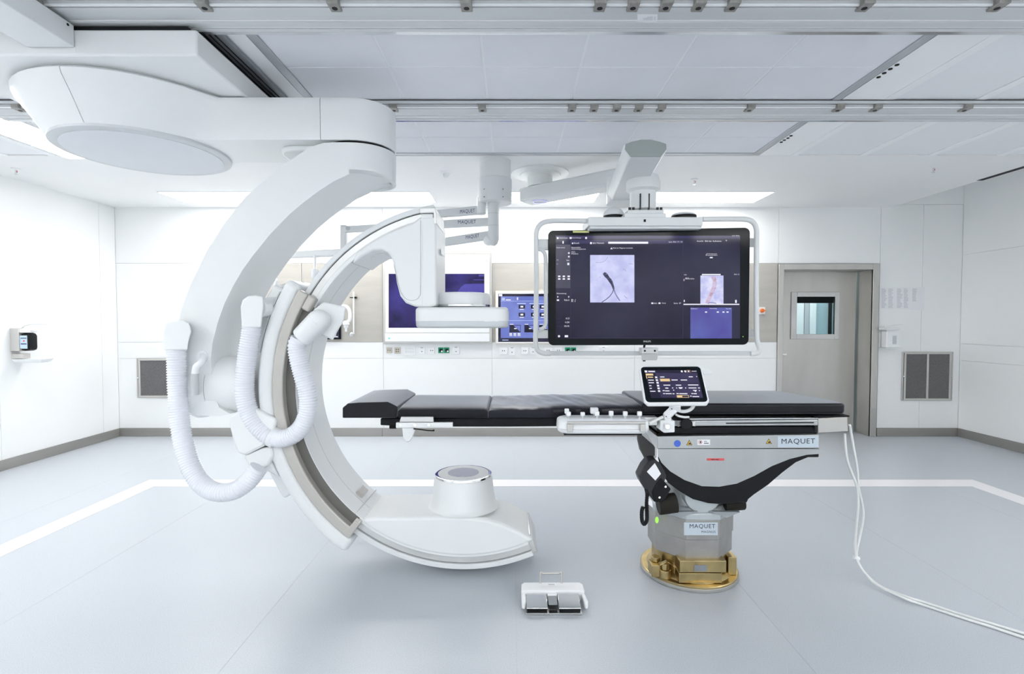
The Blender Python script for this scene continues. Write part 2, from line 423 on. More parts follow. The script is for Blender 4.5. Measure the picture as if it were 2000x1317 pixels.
# ------------------------------------------------------------------ ceiling
YZ = 4.28                                                      # the panel field ends here; white ceiling beyond it
LX0, LX1 = -1.222, 1.98
ceil = struct('ceiling', MB().box(XL, XS, YZ, YB + .1, ZC, ZC + .06).box(XL, XS, YF, YB + .1, ZC + .03, ZC + .3)
              .box(XS, XS + .02, YF, YB, ZC + .012, ZC + .32), CEIL)
tag(struct('slab_gap_shade', MB().box(XS - .035, XS + .024, YF, 5.02, ZC - .0015, ZC + .0115), BLACKM), None, None)  # black strip painting the shade of the gap at the slab edge
struct('trim_2', MB().box(XS + .02, XR + .1, YF, YB + .1, ZH, ZH + .2), CEIL)
def plates(edges, y0, y1, w=0.062):
    for a, b in zip(edges[:-1], edges[1:]):
        obj('plate', MB().box(a + w / 2, b - w / 2, y0 + .004, y1 - .02, ZC + .006, ZC + .029), PLATE, ceil)
    for e in edges:
        obj('profile', MB().box(e - w / 2 + .002, e + w / 2 - .002, y0, y1, ZC, ZC + .02), STRIP, ceil)
ex = [2.33, 2.90, 3.47, 4.04, 4.50]
for y0, y1 in ((YF + .1, -0.3), (-0.3, 1.9), (1.9, YZ)):
    plates(ex, y0, y1)
    plates([-4.74, -4.2, -3.8], y0, y1)
    plates([-3.28, -2.75, -2.18, -1.62], y0, y1)
obj('edge_profile', MB().box(LX1 + .06, 2.30, YF + .1, YZ, ZC + .002, ZC + .028), STRIP, ceil)
obj('edge_profile', MB().box(-1.60, LX0 - .055, YF + .1, YZ, ZC + .002, ZC + .028), STRIP, ceil)
obj('edge_profile', MB().box(-3.82, -3.25, YF + .1, YZ, ZC + .012, ZC + .028), STRIP, ceil)
# status lamps strips beside the air field
for (pts) in (((1716, 151), (1727, 143), (1739, 135), (1752, 127)), ((1526, 278), (1532, 274), (1539, 270), (1545, 265.5))):
    mb = MB()
    for p in pts:
        q = onz(p[0], p[1], ZC); mb.cyl((q.x, q.y, ZC + .002), (q.x, q.y, ZC - .002), .011, n=10)
    st = obj('indicator', mb, BRONZE, ceil)
# air-flow outlet
air = thing('air_flow_outlet', 'large pale grey panelled air outlet set into the ceiling above the table', 'air outlet', (0.4, 2.0, ZC))
fr = MB()
fr.box(LX0 - .05, LX0, -0.4, 4.24, ZC - .002, ZC + .028).box(LX1, LX1 + .05, -0.4, 4.24, ZC - .002, ZC + .028).box(LX0 - .05, LX1 + .05, 4.22, 4.262, ZC - .002, ZC + .028)
obj('frame', fr, mat('outlet_frame', (0.52, 0.54, 0.57), 0.4, 0.5, 0.03, 5), air, bevel=.003)
fxs = [LX0, -0.667, -0.152, 0.37, 0.89, 1.41, LX1]
fys = [-0.4, 0.72, 1.76, 2.81, 3.86, 4.22]
for a, b in zip(fxs[:-1], fxs[1:]):
    for c, d in zip(fys[:-1], fys[1:]):
        obj('filter_panel', MB().box(a + .007, b - .007, c + .007, d - .007, ZC + .004, ZC + .02), FILTER, air)
obj('joint_grid', MB().box(LX0, LX1, -0.4, 4.22, ZC + .007, ZC + .024), FILJ, air)

# ------------------------------------------------------------------ ceiling lights
def ceiling_light(x0, x1, y0, y1, label, src=None):
    cx, cy = (x0 + x1) / 2, (y0 + y1) / 2
    t = thing('ceiling_light', label, 'light', (cx, cy, ZC), 'flush ceiling lights')
    f = MB(); e = .012
    f.box(x0 - e, x1 + e, y0 - e, y0, ZC - .006, ZC + .02).box(x0 - e, x1 + e, y1, y1 + e, ZC - .006, ZC + .02)
    f.box(x0 - e, x0, y0, y1, ZC - .006, ZC + .02).box(x1, x1 + e, y0, y1, ZC - .006, ZC + .02)
    obj('frame', f, WHITE, t)
    obj('diffuser', MB().box(x0, x1, y0, y1, ZC - .004, ZC + .01), EMIT_B if y0 > 5 else EMIT, t)
    return t
bk0, bk1 = 5.46, 5.93
for (a, b), l in zip(((-3.74, -2.50), (-2.12, -0.88), (-0.30, 0.93), (1.53, 2.77)),
                     ('long white ceiling light above the left vent, leftmost of the back row', 'white ceiling light partly hidden behind the curved white arm',
                      'white ceiling light behind the display boom arm', 'white ceiling light right of the display boom, nearest the door')):
    ceiling_light(a, b, bk0, bk1, l)
ceiling_light(-3.72, -3.36, 3.0, 4.34, 'white ceiling light along the left wall, beside the big round hub')
for i, (x0, x1, y0, y1) in enumerate(((-3.72, -3.36, 0.9, 2.14), (-3.72, -3.36, -1.2, 0.04), (3.70, 4.06, 1.6, 2.84), (3.70, 4.06, -0.6, 0.64),
                       (-2.6, -1.36, -1.9, -1.45), (-0.9, 0.34, -1.9, -1.45), (0.8, 2.04, -1.9, -1.45), (2.4, 3.5, -1.9, -1.45))):  # lights out of view, added to brighten the room
    ceiling_light(x0, x1, y0, y1, ('added unseen ceiling light along the left wall, above the cable duct', 'added unseen ceiling light along the left wall, nearest the rear wall',
                  'added unseen ceiling light along the right wall, nearer the door', 'added unseen ceiling light along the right wall, farther from the door',
                  'added unseen ceiling light by the rear wall, first from the left wall', 'added unseen ceiling light by the rear wall, second from the left wall',
                  'added unseen ceiling light by the rear wall, third from the left wall', 'added unseen ceiling light by the rear wall, fourth from the left wall')[i])

# ------------------------------------------------------------------ floor marking
fm = thing('floor_marking', 'white tape line on the grey floor framing the table zone', 'floor marking', (0.4, 4.38, 0))
obj('tape', MB().box(-3.2, 4.07, 4.30, 4.485, 0.0005, 0.0018), TAPE, fm)
obj('tape', MB().box(-3.2, -3.04, -2.0, 4.30, 0.0005, 0.0018), TAPE, fm)
obj('tape', MB().box(3.90, 4.07, -2.0, 4.30, 0.0005, 0.0018), TAPE, fm)

# ------------------------------------------------------------------ door
door = thing('door_1', 'grey stainless steel door with a square window at the right', 'door', ((DX0 + DX1) / 2, YB, 0), kind='structure')
YD = 6.46
o0, o1 = at(1520, 516, YB), at(1716.5, 516, YB)
m = MB()
m.box(o0.x, DX0, YB - .018, YB + .011, 0, o0.z).box(DX1, o1.x, YB - .018, YB + .011, 0, o0.z).box(DX0, DX1, YB - .018, YB + .011, DZ, o0.z)
m.box(DX0 - .012, DX0, YB - .012, YD + .06, 0, DZ).box(DX1, DX1 + .012, YB - .012, YD + .06, 0, DZ).box(DX0, DX1, YB - .012, YD + .06, DZ, DZ + .012)
obj('frame', m, STEEL, door, bevel=.003)
w0, w1 = at(1556, 580, YD), at(1629, 653, YD)
m = MB().box(DX0 + .002, w0.x, YD, YD + .05, 0.006, DZ - .002).box(w1.x, DX1 - .02, YD, YD + .05, 0.006, DZ - .002)
m.box(w0.x, w1.x, YD, YD + .05, 0.006, w1.z).box(w0.x, w1.x, YD, YD + .05, w0.z, DZ - .002)
leaf = obj('leaf', m, STEEL, door)
q0, q1 = at(1546, 570.5, YD - .015), at(1639, 663, YD - .015)
m = MB().box(q0.x, w0.x, YD - .015, YD + .02, q1.z, q0.z).box(w1.x, q1.x, YD - .015, YD + .02, q1.z, q0.z).box(w0.x, w1.x, YD - .015, YD + .02, w0.z, q0.z).box(w0.x, w1.x, YD - .015, YD + .02, q1.z, w1.z)
obj('window_frame', m, mat('window_frame_steel', (0.66, 0.65, 0.63), 0.35, 0.5, 0.04, 6), leaf, bevel=.004, label='pale square window frame')
obj('pane', MB().box(w0.x, w1.x, YD + .022, YD + .028, w1.z, w0.z), GLASS, leaf)
obj('blind', MB().box(w0.x, w1.x, YD + .03, YD + .05, at(0, 592, YD).z, w0.z), BLACKM, leaf, label='black blind box at the top of the window')
obj('door_handle', MB().pbox(1527, 691, 1537, 694, YD - .04, YD - .025), CHROME, door, bevel=.002)
# corridor seen through the window
m = MB().box(2.9, 5.3, 8.0, 8.1, 0, 2.7).box(2.8, 2.9, YD + .2, 8.1, 0, 2.7).box(5.3, 5.4, YD + .2, 8.1, 0, 2.7).box(2.8, 5.4, YD + .2, 8.1, 2.7, 2.8).box(2.8, 5.4, YD + .2, 8.1, -.1, 0)
cor = struct('wall_corridor', m, TEAL)
for a, b, mm in ((4.30, 4.50, WALL), (4.51, 4.58, GREYP), (4.59, 4.69, WALL), (4.93, 4.99, BLACK), (5.0, 5.2, TEAL)):
    obj('post', MB().box(a, b, 7.9, 7.99, 0, 2.6), mm, cor)
obj('fill_light', MB().box(3.5, 4.7, 7.0, 7.3, 2.68, 2.7), mat('corridor_fill_light', (.9, .9, .9), .5, 0, 0, emit=(1, 1, 1), es=22), cor)  # unseen emitter added to brighten the corridor behind the window

# =================================================================== CEILING RAILS
RO = [0, .029, .040, .051, .136, .148, .189, .201, .223, .253]
RD = [.018, .030, .024, .035, .030, .040, .030, .040, .036]
def ceiling_rail(Y0, x0, x1, label, clips, cliprow, zc):
    t = thing('ceiling_rail', label, 'rail', ((x0 + x1) / 2, Y0, ZC), 'ceiling rails')
    body = MB(); pol = MB(); rid = MB(); slot = MB()
    for i in range(9):
        a, b, d = Y0 + RO[i], Y0 + RO[i + 1], RD[i]
        (pol if i == 8 else rid if i in (3 - 1, 4, 6) and False else body).box(x0, x1, a, b, ZC - d, ZC - .0005)
    obj('profile', body, ALU, t, bevel=.0015)
    obj('polished_strip', pol, POLISH, t)
    for i in (1, 4, 6):
        obj('rib', MB().box(x0, x1, Y0 + RO[i] + .002, Y0 + RO[i] + .010, ZC - RD[i] - .006, ZC - RD[i] + .004), STRIP, t)
    obj('slot', MB().box(x0, x1, Y0 - .004, Y0 - .0005, ZC - .003, ZC - .0005), BLACKM, t)
    obj('slot', MB().box(x0, x1, Y0 + .013, Y0 + .017, ZC - .019, ZC - .0125), DKGREY, t)
    for px in clips:
        c = onz(px, cliprow, zc)
        w, l = .024, .034
        mb = MB().mat(0).prism_z([(c.x - w, c.y - l), (c.x + w, c.y - l), (c.x + w, c.y + l), (c.x - w, c.y + l)], zc, ZC - .001)
        mb.box(c.x - w, c.x + w, c.y + l, c.y + l + .03, zc + .018, ZC - .02)
        cl = obj('clip', mb, CAST, t, bevel=.004)
        obj('clip_hole', MB().cyl((c.x, c.y + .006, zc - .0008), (c.x, c.y + .006, zc + .002), .012, n=12), BLACK, cl)
    return t
r1 = ceiling_rail(2.172, XL, XS - .05, 'wide silver ceiling rail nearest the viewer, along the top edge', (75, 398, 653, 911, 1172, 1237, 1301, 1365, 1431, 1690, 1950), 15, ZC - .045)
r2 = ceiling_rail(3.212, -3.36, XS - .05, 'silver ceiling rail farther back, above the display boom', (38, 769, 942, 1117, 1160, 1204, 1247, 1291, 1464, 1637, 1710, 1885), 215.5, ZC - .045)
pl = Plane(onz(1240, 40, ZC - .035), onz(1300, 40, ZC - .035), onz(1240, 30, ZC - .035))
st = obj('sticker', MB().quad(pl, 1245, 28, 1284, 43, .0012, .001), PAPER, r1, label='small white printed sticker')
mb = MB()
for y in (33, 35.5, 38): mb.quad(pl, 1256 + (y == 33) * 8, y, 1275, y + 1, .002); mb.quad(pl, 1277, y, 1281, y + 1, .002)
obj('print', mb, PRINT, st)
# slotted cross rail beside the air field
cr = thing('cross_rail', 'dark grey slotted cross rail between the two ceiling rails', 'rail', (-1.42, 2.85, ZC))
obj('profile', MB().box(-1.472, -1.368, 2.43, 3.21, ZC - .02, ZC - .001), ALU_D, cr)
for x in (-1.45, -1.425, -1.40): obj('slot', MB().box(x - .003, x + .003, 2.43, 3.21, ZC - .0225, ZC - .018), BLACKM, cr)
# cable duct top left
cd = thing('cable_duct', 'long white boxed cable duct hanging at the top left under the ceiling', 'duct', (-2.06, 1.4, ZC - .147))
obj('cover', MB().box(-2.163, -1.952, -0.6, 2.324, ZC - .147, ZC - .050), PLASTIC2, cd, bevel=.004)
obj('hanger', MB().box(-2.12, -2.0, 0.2, 0.3, ZC - .0495, ZC - .0005).box(-2.12, -2.0, 1.4, 1.5, ZC - .0495, ZC - .0005), ALU, cd)
obj('screw', MB().cyl((-1.953, 2.29, ZC - .066), (-1.950, 2.29, ZC - .066), .006, n=8), BLACK, cd)

# =================================================================== X-RAY C-ARM MACHINE
KS = 0.9592
XC, YC = -2.16 * KS, 3.06 * KS
g = thing('c_arm_machine', 'large white ceiling-hung C-arm x-ray machine with corrugated hoses at the left', 'x-ray machine', (XC, YC, ZC))
car = obj('ceiling_carriage', MB().box(-2.69, -1.41, 2.33, 3.36, 2.59, 2.706), PLASTIC, g, bevel=.010, seg=3)
obj('gap_shade_filler', MB().box(-2.66, -1.455, 2.338, 3.34, 2.7062, 2.7225), BLACK, car)  # black filler, painted shade for the gap between carriage and rail
obj('neck', MB().rev((XC, YC, 0), (0, 0, 1), [(.48, 2.580), (.51, 2.584), (.55, 2.5905)], 64), PLASTIC, g)
Z0, Z1 = CAMH + 1.002 * KS, CAMH + 1.232 * KS
BW = 0.21 * KS
def sstep(a, b, x):
    t = max(0, min(1, (x - a) / (b - a))); return t * t * (3 - 2 * t)
LV = [(Z0 + a * KS, r * KS) for a, r in ((0, .445), (.012, .453), (.10, .508), (.19, .572), (.215, .580), (.23, .565))]
XE = -0.90 * KS                                                     # centre of the rounded boom end
def width(x, r, bw):
    wc = math.sqrt(max(0, r * r - (x - XC) ** 2)) if abs(x - XC) < r else 0.0
    s = sstep(XC, XC + .45 * KS, x)
    w = (wc ** 5 + (bw * s) ** 5) ** 0.2
    if x > XE: w = bw * math.sqrt(max(0, 1 - ((x - XE) / bw) ** 2))
    return w
def boom_section(name, stations, matl):
    rings = []
    for st in stations:
        near, far = [], []
        for i, (z, r) in enumerate(LV):
            bw = BW - (.006 if i in (0, len(LV) - 1) else 0)
            if st[0] == 'a': x = XC - r * math.cos(st[1]); w = r * math.sin(st[1])
            else: x = st[1]; w = width(x, r, bw)
            near.append((x, YC - w, z)); far.append((x, YC + w, z))
        rings.append(near + far[::-1])
    return obj(name, MB().loft(rings), matl, g, angle=50)
boom_section('boom_cap', [('a', math.radians(t)) for t in (1, 8, 16, 24, 32, 40, 48, 56, 64, 72, 80, 86, 89.9)] , PLASTIC)
xs = [XC + .003 + i * .048 for i in range(23)]
boom_section('boom', [('x', x) for x in xs if x < -1.0565 * KS - .002] + [('x', -1.0565 * KS)], PLASTIC)
boom_section('boom_end', [('x', x * KS) for x in (-1.0535, -1.0, -.95, -.90, -.86, -.82, -.78, -.75, -.725, -.708, -.698, -.692, -.6902)], PLASTIC)
hd = obj('hub_ring', MB().rev((XC, YC, 0), (0, 0, 1), [(.427, Z0 + .004), (.425, Z0 - .012), (.417, Z0 - .016), (.379, Z0 - .016), (.379, Z0)], 80), GREYP, g, label='grey ring under the round hub')
hd.data.materials[0] = mat('hub_ring_grey', (0.60, 0.62, 0.64), 0.4, 0.1, 0.02, 4)
obj('hub_cover', MB().rev((XC, YC, 0), (0, 0, 1), [(.382, Z0 - .004), (.380, Z0 - .019), (.374, Z0 - .021), (.001, Z0 - .021)], 80), DISC, hd)
obj('end_flange', MB().prism_z(rrect(-1.29, -.865, YC - .115, YC + .187, .10, 6), Z0 - .03, Z0 + .002), PLASTIC, g, bevel=.01)

# curved support arm: profile (seen along Y) lofted across its width, far top end rounded like the boom
YA0, YA1 = YC - BW, YC + BW
outer = [(700, 278), (655, 278), (632, 279), (604, 288), (552, 324), (515, 353), (480, 384), (440, 434), (406, 486), (376, 548), (355, 599), (346, 640), (341, 690), (342, 740), (350, 780), (362, 802), (385, 812), (430, 813)]
inner = [(450, 809), (428, 797), (417, 770), (413, 740), (412, 700), (415, 670), (424.6, 632), (438, 594), (455, 559), (474, 527), (494.5, 498.5), (528, 457), (564, 420), (592, 396), (624, 372), (652, 354), (680, 341), (712, 332), (740, 331), (765, 338), (775, 330), (775, 278)]
prof = XZ(outer + inner, YA0)
rings = []
for i in range(17):
    d = -1 + 2 * i / 16
    d = math.sin(d * PI / 2)
    xe = XE + BW * math.sqrt(max(0, 1 - d * d))
    rings.append([(min(x, xe), YC + d * BW, min(z, Z0 - .006)) for x, z in prof])
arm = obj('support_arm', MB().loft(rings), PLASTIC2, g, bevel=.006, angle=45)
arm.data.materials[0] = PLASTIC
obj('boom_joint', MB().rev((XE, YC, 0), (0, 0, 1), [(.185, Z0 - .008), (.185, Z0 + .004)], 40), BLACK, g)
# pivot between arm and guide
PZ = at(440, 749, YC).z
xa = at(414, 749, YC).x
pv = obj('pivot', MB().rev((xa - .02, YC - .06, PZ), (1, 0, 0), [(.185, 0), (.182, .03), (.168, .06), (.160, .10)], 48), PLASTIC, g)
obj('pivot_hub', MB().rev((xa + .083, YC - .06, PZ), (1, 0, 0), [(.158, 0), (.158, .14), (.15, .2)], 48), PLASTIC, pv)
# grip handle on the arm
h = MB().tube([at(397, 692, YA0 + .01), at(397, 700, YA0 - .025), at(392, 708, YA0 - .05), at(383, 717, YA0 - .06), at(380.5, 731, YA0 - .06)], .017, 12)
h.rev(at(396.5, 696, YA0 + .004), (0, -1, 0), [(.03, 0), (.03, .012)], 20)
gh = obj('grip_handle', h, WHITE, g)
gp = MB().tube([at(380.5, 730, YA0 - .06), at(380.3, 745, YA0 - .06), at(380.5, 768, YA0 - .06), at(380.8, 772, YA0 - .06)], .0195, 14)
obj('grip', gp, GREYP, gh, bevel=.004, label='grey grip')

# the C itself
YN, YFR = 2.745, 3.125
cc = at(905, 758, YN); CX, CZ = cc.x, cc.z
def R(px): return px * YN / F
A0, A1 = 99.0, 292.5
c_arm = obj('c_arm', MB().sector(CX, CZ, R(328), R(337), A0, A1, YN, YFR, 90).sector(CX, CZ, R(335), R(356), A0, A1, YN + .035, YFR - .035, 90), PLASTIC, g, bevel=.003)
obj('rim', MB().sector(CX, CZ, R(351), R(361), A0, A1, YN - .002, YN + .06, 90), PLASTIC2, c_arm, bevel=.003)
obj('rim', MB().sector(CX, CZ, R(351), R(361), A0, A1, YFR - .06, YFR, 90), PLASTIC2, c_arm, bevel=.003)
obj('track', MB().sector(CX, CZ, R(337.3), R(349.3), A0, A1, YN + .012, YN + .05, 90), TRACK, c_arm, label='satin metal track')
obj('groove', MB().sector(CX, CZ, R(348), R(351.5), A0, A1, YN + .022, YN + .05, 90), DKGREY, c_arm)
obj('inner_seam', MB().sector(CX, CZ, R(327.8), R(329), 158, 232, 2.90, 2.904, 50), GREYP, c_arm)
obj('inner_seam', MB().sector(CX, CZ, R(327.8), R(329), 131, 150, 2.90, 2.904, 20), GREYP, c_arm)
obj('fairing_seam', MB().sector(CX, CZ, R(327.5), R(329), 131.3, 131.75, YN + .004, YFR, 2), GREYP, c_arm)
# guide sleeve
S0, S1 = 149.5, 233.0
sl = obj('guide_sleeve', MB().sector(CX, CZ, R(367), R(400), S0 - 2, S1 + 1.5, YN - .035, YFR + .03, 48), PLASTIC, g, bevel=.034, seg=5)
obj('bumper', MB().sector(CX, CZ, R(347), R(367.5), S0 - 1, S1 - 1.5, YN - .047, YN + .004, 48), BUMPER, sl, bevel=.008, seg=3, label='warm grey bumper strip')
obj('groove', MB().sector(CX, CZ, R(329.5), R(347.5), S0 + 2, S1 - 1.5, YN - .004, YN + .006, 48), GROOVE_SHADE, sl)  # dark band painted over the track as the shade inside the sleeve
obj('end_plate', MB().sector(CX, CZ, R(331), R(347.5), S0 - 1.2, S0 + 4.0, YN - .044, YN + .03, 8), BUMPER, sl, bevel=.012, seg=3)
obj('end_plate', MB().sector(CX, CZ, R(331), R(367.5), S1 - 2.4, S1 - .2, YN - .048, YN + .02, 6), BUMPER, sl, bevel=.014, seg=3)
obj('back_shell', MB().sector(CX, CZ, R(399), R(432), S0 + 2, 212, YN + .06, YFR - .02, 30).sector(CX, CZ, R(399), R(412), 212, 226, YN + .06, YFR - .02, 12), PLASTIC, sl, bevel=.03, seg=4)
obj('shell_seam', MB().sector(CX, CZ, R(400), R(402), 152, 170, YN - .018, YFR, 16), GREYP, sl)
# top shroud behind the guide
m = MB().prism(XZ([(515, 600), (522, 572), (545, 556), (566, 548), (590, 550), (602, 560), (590, 590), (556, 640)], 2.86), 2.86, 3.12)
obj('shroud', m, PLASTIC, sl, bevel=.02, seg=3)
# hose junction boxes low on the guide
m = MB().prism(XZ([(449, 812), (446, 828), (455, 866), (463, 886), (478, 891), (512, 874), (533, 855), (540, 820), (500, 800), (470, 800)], 2.68), 2.68, 2.86)
jb = obj('junction_box', m, PLASTIC, g, bevel=.015, seg=3)
m = MB().prism(XZ([(474, 892), (512, 876), (530, 874), (534, 890), (524, 910), (505, 919), (485, 910)], 2.695), 2.695, 2.86)
obj('cover', m, PLASTIC, jb, bevel=.012, seg=3)
m = MB().prism(XZ([(508, 918), (530, 902), (545, 934), (528, 925)], 2.72), 2.72, 2.86)
obj('cover', m, PLASTIC2, jb, bevel=.01)
# hoses
def hose(pts, r, cap_mb, capmat=PLASTIC, label=None):
    o = obj('hose', MB().tube(pts, r, 20, 10, rf=lambda i: r * (1.0 if i % 4 in (0, 1) else 0.905), step=.0034), HOSE, g, angle=80, label=label)
    if cap_mb: obj('hose_cap', cap_mb, capmat, o, bevel=.008, seg=3)
    return o
def pts_at(L): return [at(p[0], p[1], p[2]) for p in L]
YH = YA0 - .06
cap = MB().loft([[at(x, y, YY) for x, y in ((319, 684), (319, 650), (322, 632), (332, 626), (358, 625), (370, 632), (374.5, 648), (368, 668), (366, 684))] for YY in (YH - .05, YH + .05)])
hose(pts_at([(344, 680, YH), (345, 710, YH), (346.5, 760, YH), (351, 820, YH - .01), (359, 870, YH - .03), (373, 915, YH - .05), (396, 948, YH - .07), (427, 962, YH - .09), (458, 958, YH - .09), (485, 940, YH - .08), (505, 914, YH - .07)]), .047, cap, label='long white corrugated hose looping lowest at the far left')
YH = 2.70
cap = MB().loft([[at(x, y, YY) for x, y in ((472.5, 640), (470, 600), (474, 586), (485, 578.5), (500, 577), (514, 580), (515, 600), (510, 640))] for YY in (YH - .05, YH + .06)])
cap.cyl(at(505, 602, YH), at(545, 600, YH + .14), .05, .06)
hb = hose(pts_at([(492, 636, YH), (490, 655, YH), (484, 690, YH), (479, 730, YH), (478, 765, YH), (484, 798, YH), (500, 828, YH), (520, 848, YH), (534, 855, YH)]), .049, cap, label='white corrugated hose curving down in the middle')
YH = 2.66
a, b = at(623, 627, YH), at(587, 661, YH)
cap = MB().cyl(a, b, .060, .052, 24).ball((a.x, a.y, a.z), .060, .060, .060)
cap.loft([[at(x, y, YY) for x, y in ((612, 606), (632, 590), (676, 600), (672, 625), (650, 665), (625, 652))] for YY in (YH + .03, YH + .13)])
hose(pts_at([(586, 662, YH), (580, 676, YH), (583, 700, YH), (591, 732, YH), (600, 765, YH), (602, 797, YH), (593, 828, YH), (574, 849, YH), (551, 857, YH), (536, 855, YH + .02)]), .047, cap, label='white corrugated hose in front of the C-arm bumper')
obj('hose_clamp', MB().cyl(at(529.5, 852, 2.69), at(540.5, 857, 2.69), .0535, n=24), PLASTIC, hb)

# detector housing
YD0, YD1 = YN - .012, YFR
left_edge = [(687, 516), (705, 502), (728, 489.5), (746, 488), (760, 495), (768, 513), (774.5, 553), (781, 578), (792, 592), (810, 599), (830, 600), (851, 596)]
arc = []
for a in range(128, 98, -3):
    arc.append((905 + 338 * math.cos(math.radians(a)), 758 - 338 * math.sin(math.radians(a))))
arc = [p for p in arc if p[0] < 812][::1]
dh = obj('detector_housing', MB().prism(XZ(left_edge + [(851, 424), (820, 424)] + arc[::-1], YD0), YD0, YD1), PLASTIC, g, bevel=.012, seg=3)
obj('end_cover', MB().prism(XZ([(823, 424), (852, 424), (852, 597), (840, 600), (823, 600)], YD0 - .002), YD0 - .003, YD1 - .02), PLASTIC, dh, bevel=.010, seg=3)
obj('metal_corner', MB().prism(XZ([(820, 406), (850, 406), (853, 416), (853, 438), (847, 438), (847, 416), (820, 417)], YD0), YD0 - .004, YD1 - .1), TRACK, dh, bevel=.004, label='bright metal corner cap')
obj('inner_cover', MB().prism(XZ([(823, 418), (846, 418), (846, 440), (823, 440)], YD0), YD0 - .001, YD1 - .1), PLASTIC, dh, bevel=.003)
m = MB()
for p, q in zip(left_edge[:-1], left_edge[1:]):
    pass
seam = [(722, 506), (735, 498), (748, 495), (759, 501), (768, 516), (776, 548), (782, 568), (790, 581), (800, 587), (811, 586), (819, 579), (821.5, 560), (821.5, 430)]
obj('seam', MB().tube([at(x, y, YD0 - .0005) for x, y in seam], .0016, 6, 5), mat('seam_grey', (.45, .47, .48), .5), dh)
obj('panel_label', MB().box(at(858, 500, 2.9).x + .017, at(858, 500, 2.9).x + .019, 2.85, 2.99, at(0, 498, 2.9).z, at(0, 487, 2.9).z), WHITE, dh)
# neck + detector plate
dcx, dcy = at(903, 600, 2.92).x, 2.935
zt, zb = at(0, 569, YN).z, at(0, 599, YN).z
nk = obj('detector_neck', MB().rev((dcx, dcy, 0), (0, 0, 1), [(.150, zb), (.160, zb + .012), (.160, zt - .02), (.150, zt - .004), (.13, zt)], 56), PLASTIC, g)
obj('chrome_ring', MB().rev((dcx, dcy, 0), (0, 0, 1), [(.161, zb + .002), (.165, zb + .004), (.165, zb + .014), (.161, zb + .016)], 56, False), CHROME, nk, label='chrome ring')
d0, d1 = at(808, 600, 2.70), at(993, 641, 2.70)
zm = at(0, 628, 2.70).z
pts = rrect(d0.x, d1.x, 2.70, 3.17, .06, 6)
RR = lambda i: rrect(d0.x + i, d1.x - i, 2.70 + i, 3.17 - i, .06, 6)
def plate_loft(L): return MB().loft([[(x, y, z) for x, y in RR(i)] for z, i in L])
det = obj('detector', plate_loft([(zm + .0008, 0), (d0.z - .016, 0), (d0.z - .007, .003), (d0.z, .012)]), PLASTIC, g, angle=50)
obj('detector_face', plate_loft([(d1.z, .014), (d1.z + .006, .005), (d1.z + .013, .002), (zm, .0006)]), mat('detector_grey', (0.62, 0.65, 0.665), 0.4, 0, 0.01, 4), det, angle=50, label='pale grey lower half')

# tube housing at the foot of the C
ys0, ys1 = YN - .003, YFR
topl = [(1044, 1056), (1030, 1047), (1010, 1036), (980, 1023), (950, 1014), (920, 1010), (860, 1009), (800, 1010), (735, 1010), (706, 1014)]
low = [(905 + 330.5 * math.cos(math.radians(a)), 758 - 330.5 * math.sin(math.radians(a))) for a in range(234, 294, 3)]
th = obj('tube_housing', MB().prism(XZ(topl + low, YN), ys0, ys1), PLASTIC, g, bevel=.02, seg=4)
zt = at(900, 1009, YN).z
obj('end_bumper', MB().sector(CX, CZ, R(322), R(360), A1 - .3, A1 + 1.6, YN + .02, YFR - .02, 4), BUMPER, th, bevel=.006, label='grey end bumper').data.materials[0] = TRACK
tcx, tcy = at(905, 923, 2.93).x, 2.935
ct = at(905, 923, 2.935).z
cone = obj('collimator', MB().rev((tcx, tcy, 0), (0, 0, 1), [(.205, zt - .004), (.190, zt + .008), (.183, zt + .03), (.165, ct - .02), (.160, ct - .012), (.001, ct - .012)], 64), PLASTIC, th)
obj('metal_ring', MB().rev((tcx, tcy, 0), (0, 0, 1), [(.160, ct - .016), (.1645, ct - .012), (.162, ct - .002), (.154, ct), (.146, ct - .001), (.146, ct - .01)], 64, False), CHROME, cone)
obj('collimator_plate', MB().rev((tcx, tcy, 0), (0, 0, 1), [(.1465, ct - .012), (.1465, ct - .001), (.08, ct - .0005)], 48), PLASTIC2, cone)
obj('exit_window', MB().rev((tcx, tcy, 0), (0, 0, 1), [(.089, ct - .002), (.089, ct + .0015), (.001, ct + .0015)], 40), mat('exit_window_grey', (.52, .54, .62), .25, 0, .06, 20), cone, label='round grey exit window')
j0, j1 = at(706, 1006, YN), at(735, 966, YFR)
obj('panel_seam', MB().bar((at(694, 1004, YN).x, YN, at(694, 1004, YN).z), (at(694, 1004, YN).x + .012, YFR, at(694, 1004, YN).z + .005), .004, .004), GREYP, th)
obj('clip_tab', MB().sector(CX, CZ, R(321), R(329), 224.5, 227.5, 2.93, 3.03, 4), BUMPER, c_arm, bevel=.003)

# =================================================================== OPERATING TABLE
TX, TY = 0.996, 2.854
T = thing('operating_table', 'black-padded operating table on a steel column with brass base', 'operating table', (TX, TY, 0))
TN, TF = 2.62, 3.12
bd = obj('base_disc', MB().rev((TX, TY, 0), (0, 0, 1), [(.262, 0.0), (.264, .004), (.262, .020)], 80), STEEL, T, bevel=.001)
obj('brass_plate', MB().rev((TX, TY, 0), (0, 0, 1), [(.2605, .0202), (.261, .026), (.256, .031)], 80), BRASS, bd, label='brass top plate')
obj('brass_socket', MB().rev((TX, TY, 0), (0, 0, 1), [(.228, .031), (.215, .045), (.20, .05), (.20, .152)], 48), BRASS, bd)
m = MB().box(at(1328, 1096, 2.615).x, at(1419, 1096, 2.615).x, 2.615, 2.70, at(0, 1119, 2.615).z, at(0, 1096, 2.615).z)
lb = obj('lock_block', m, BRASS, bd, bevel=.003)
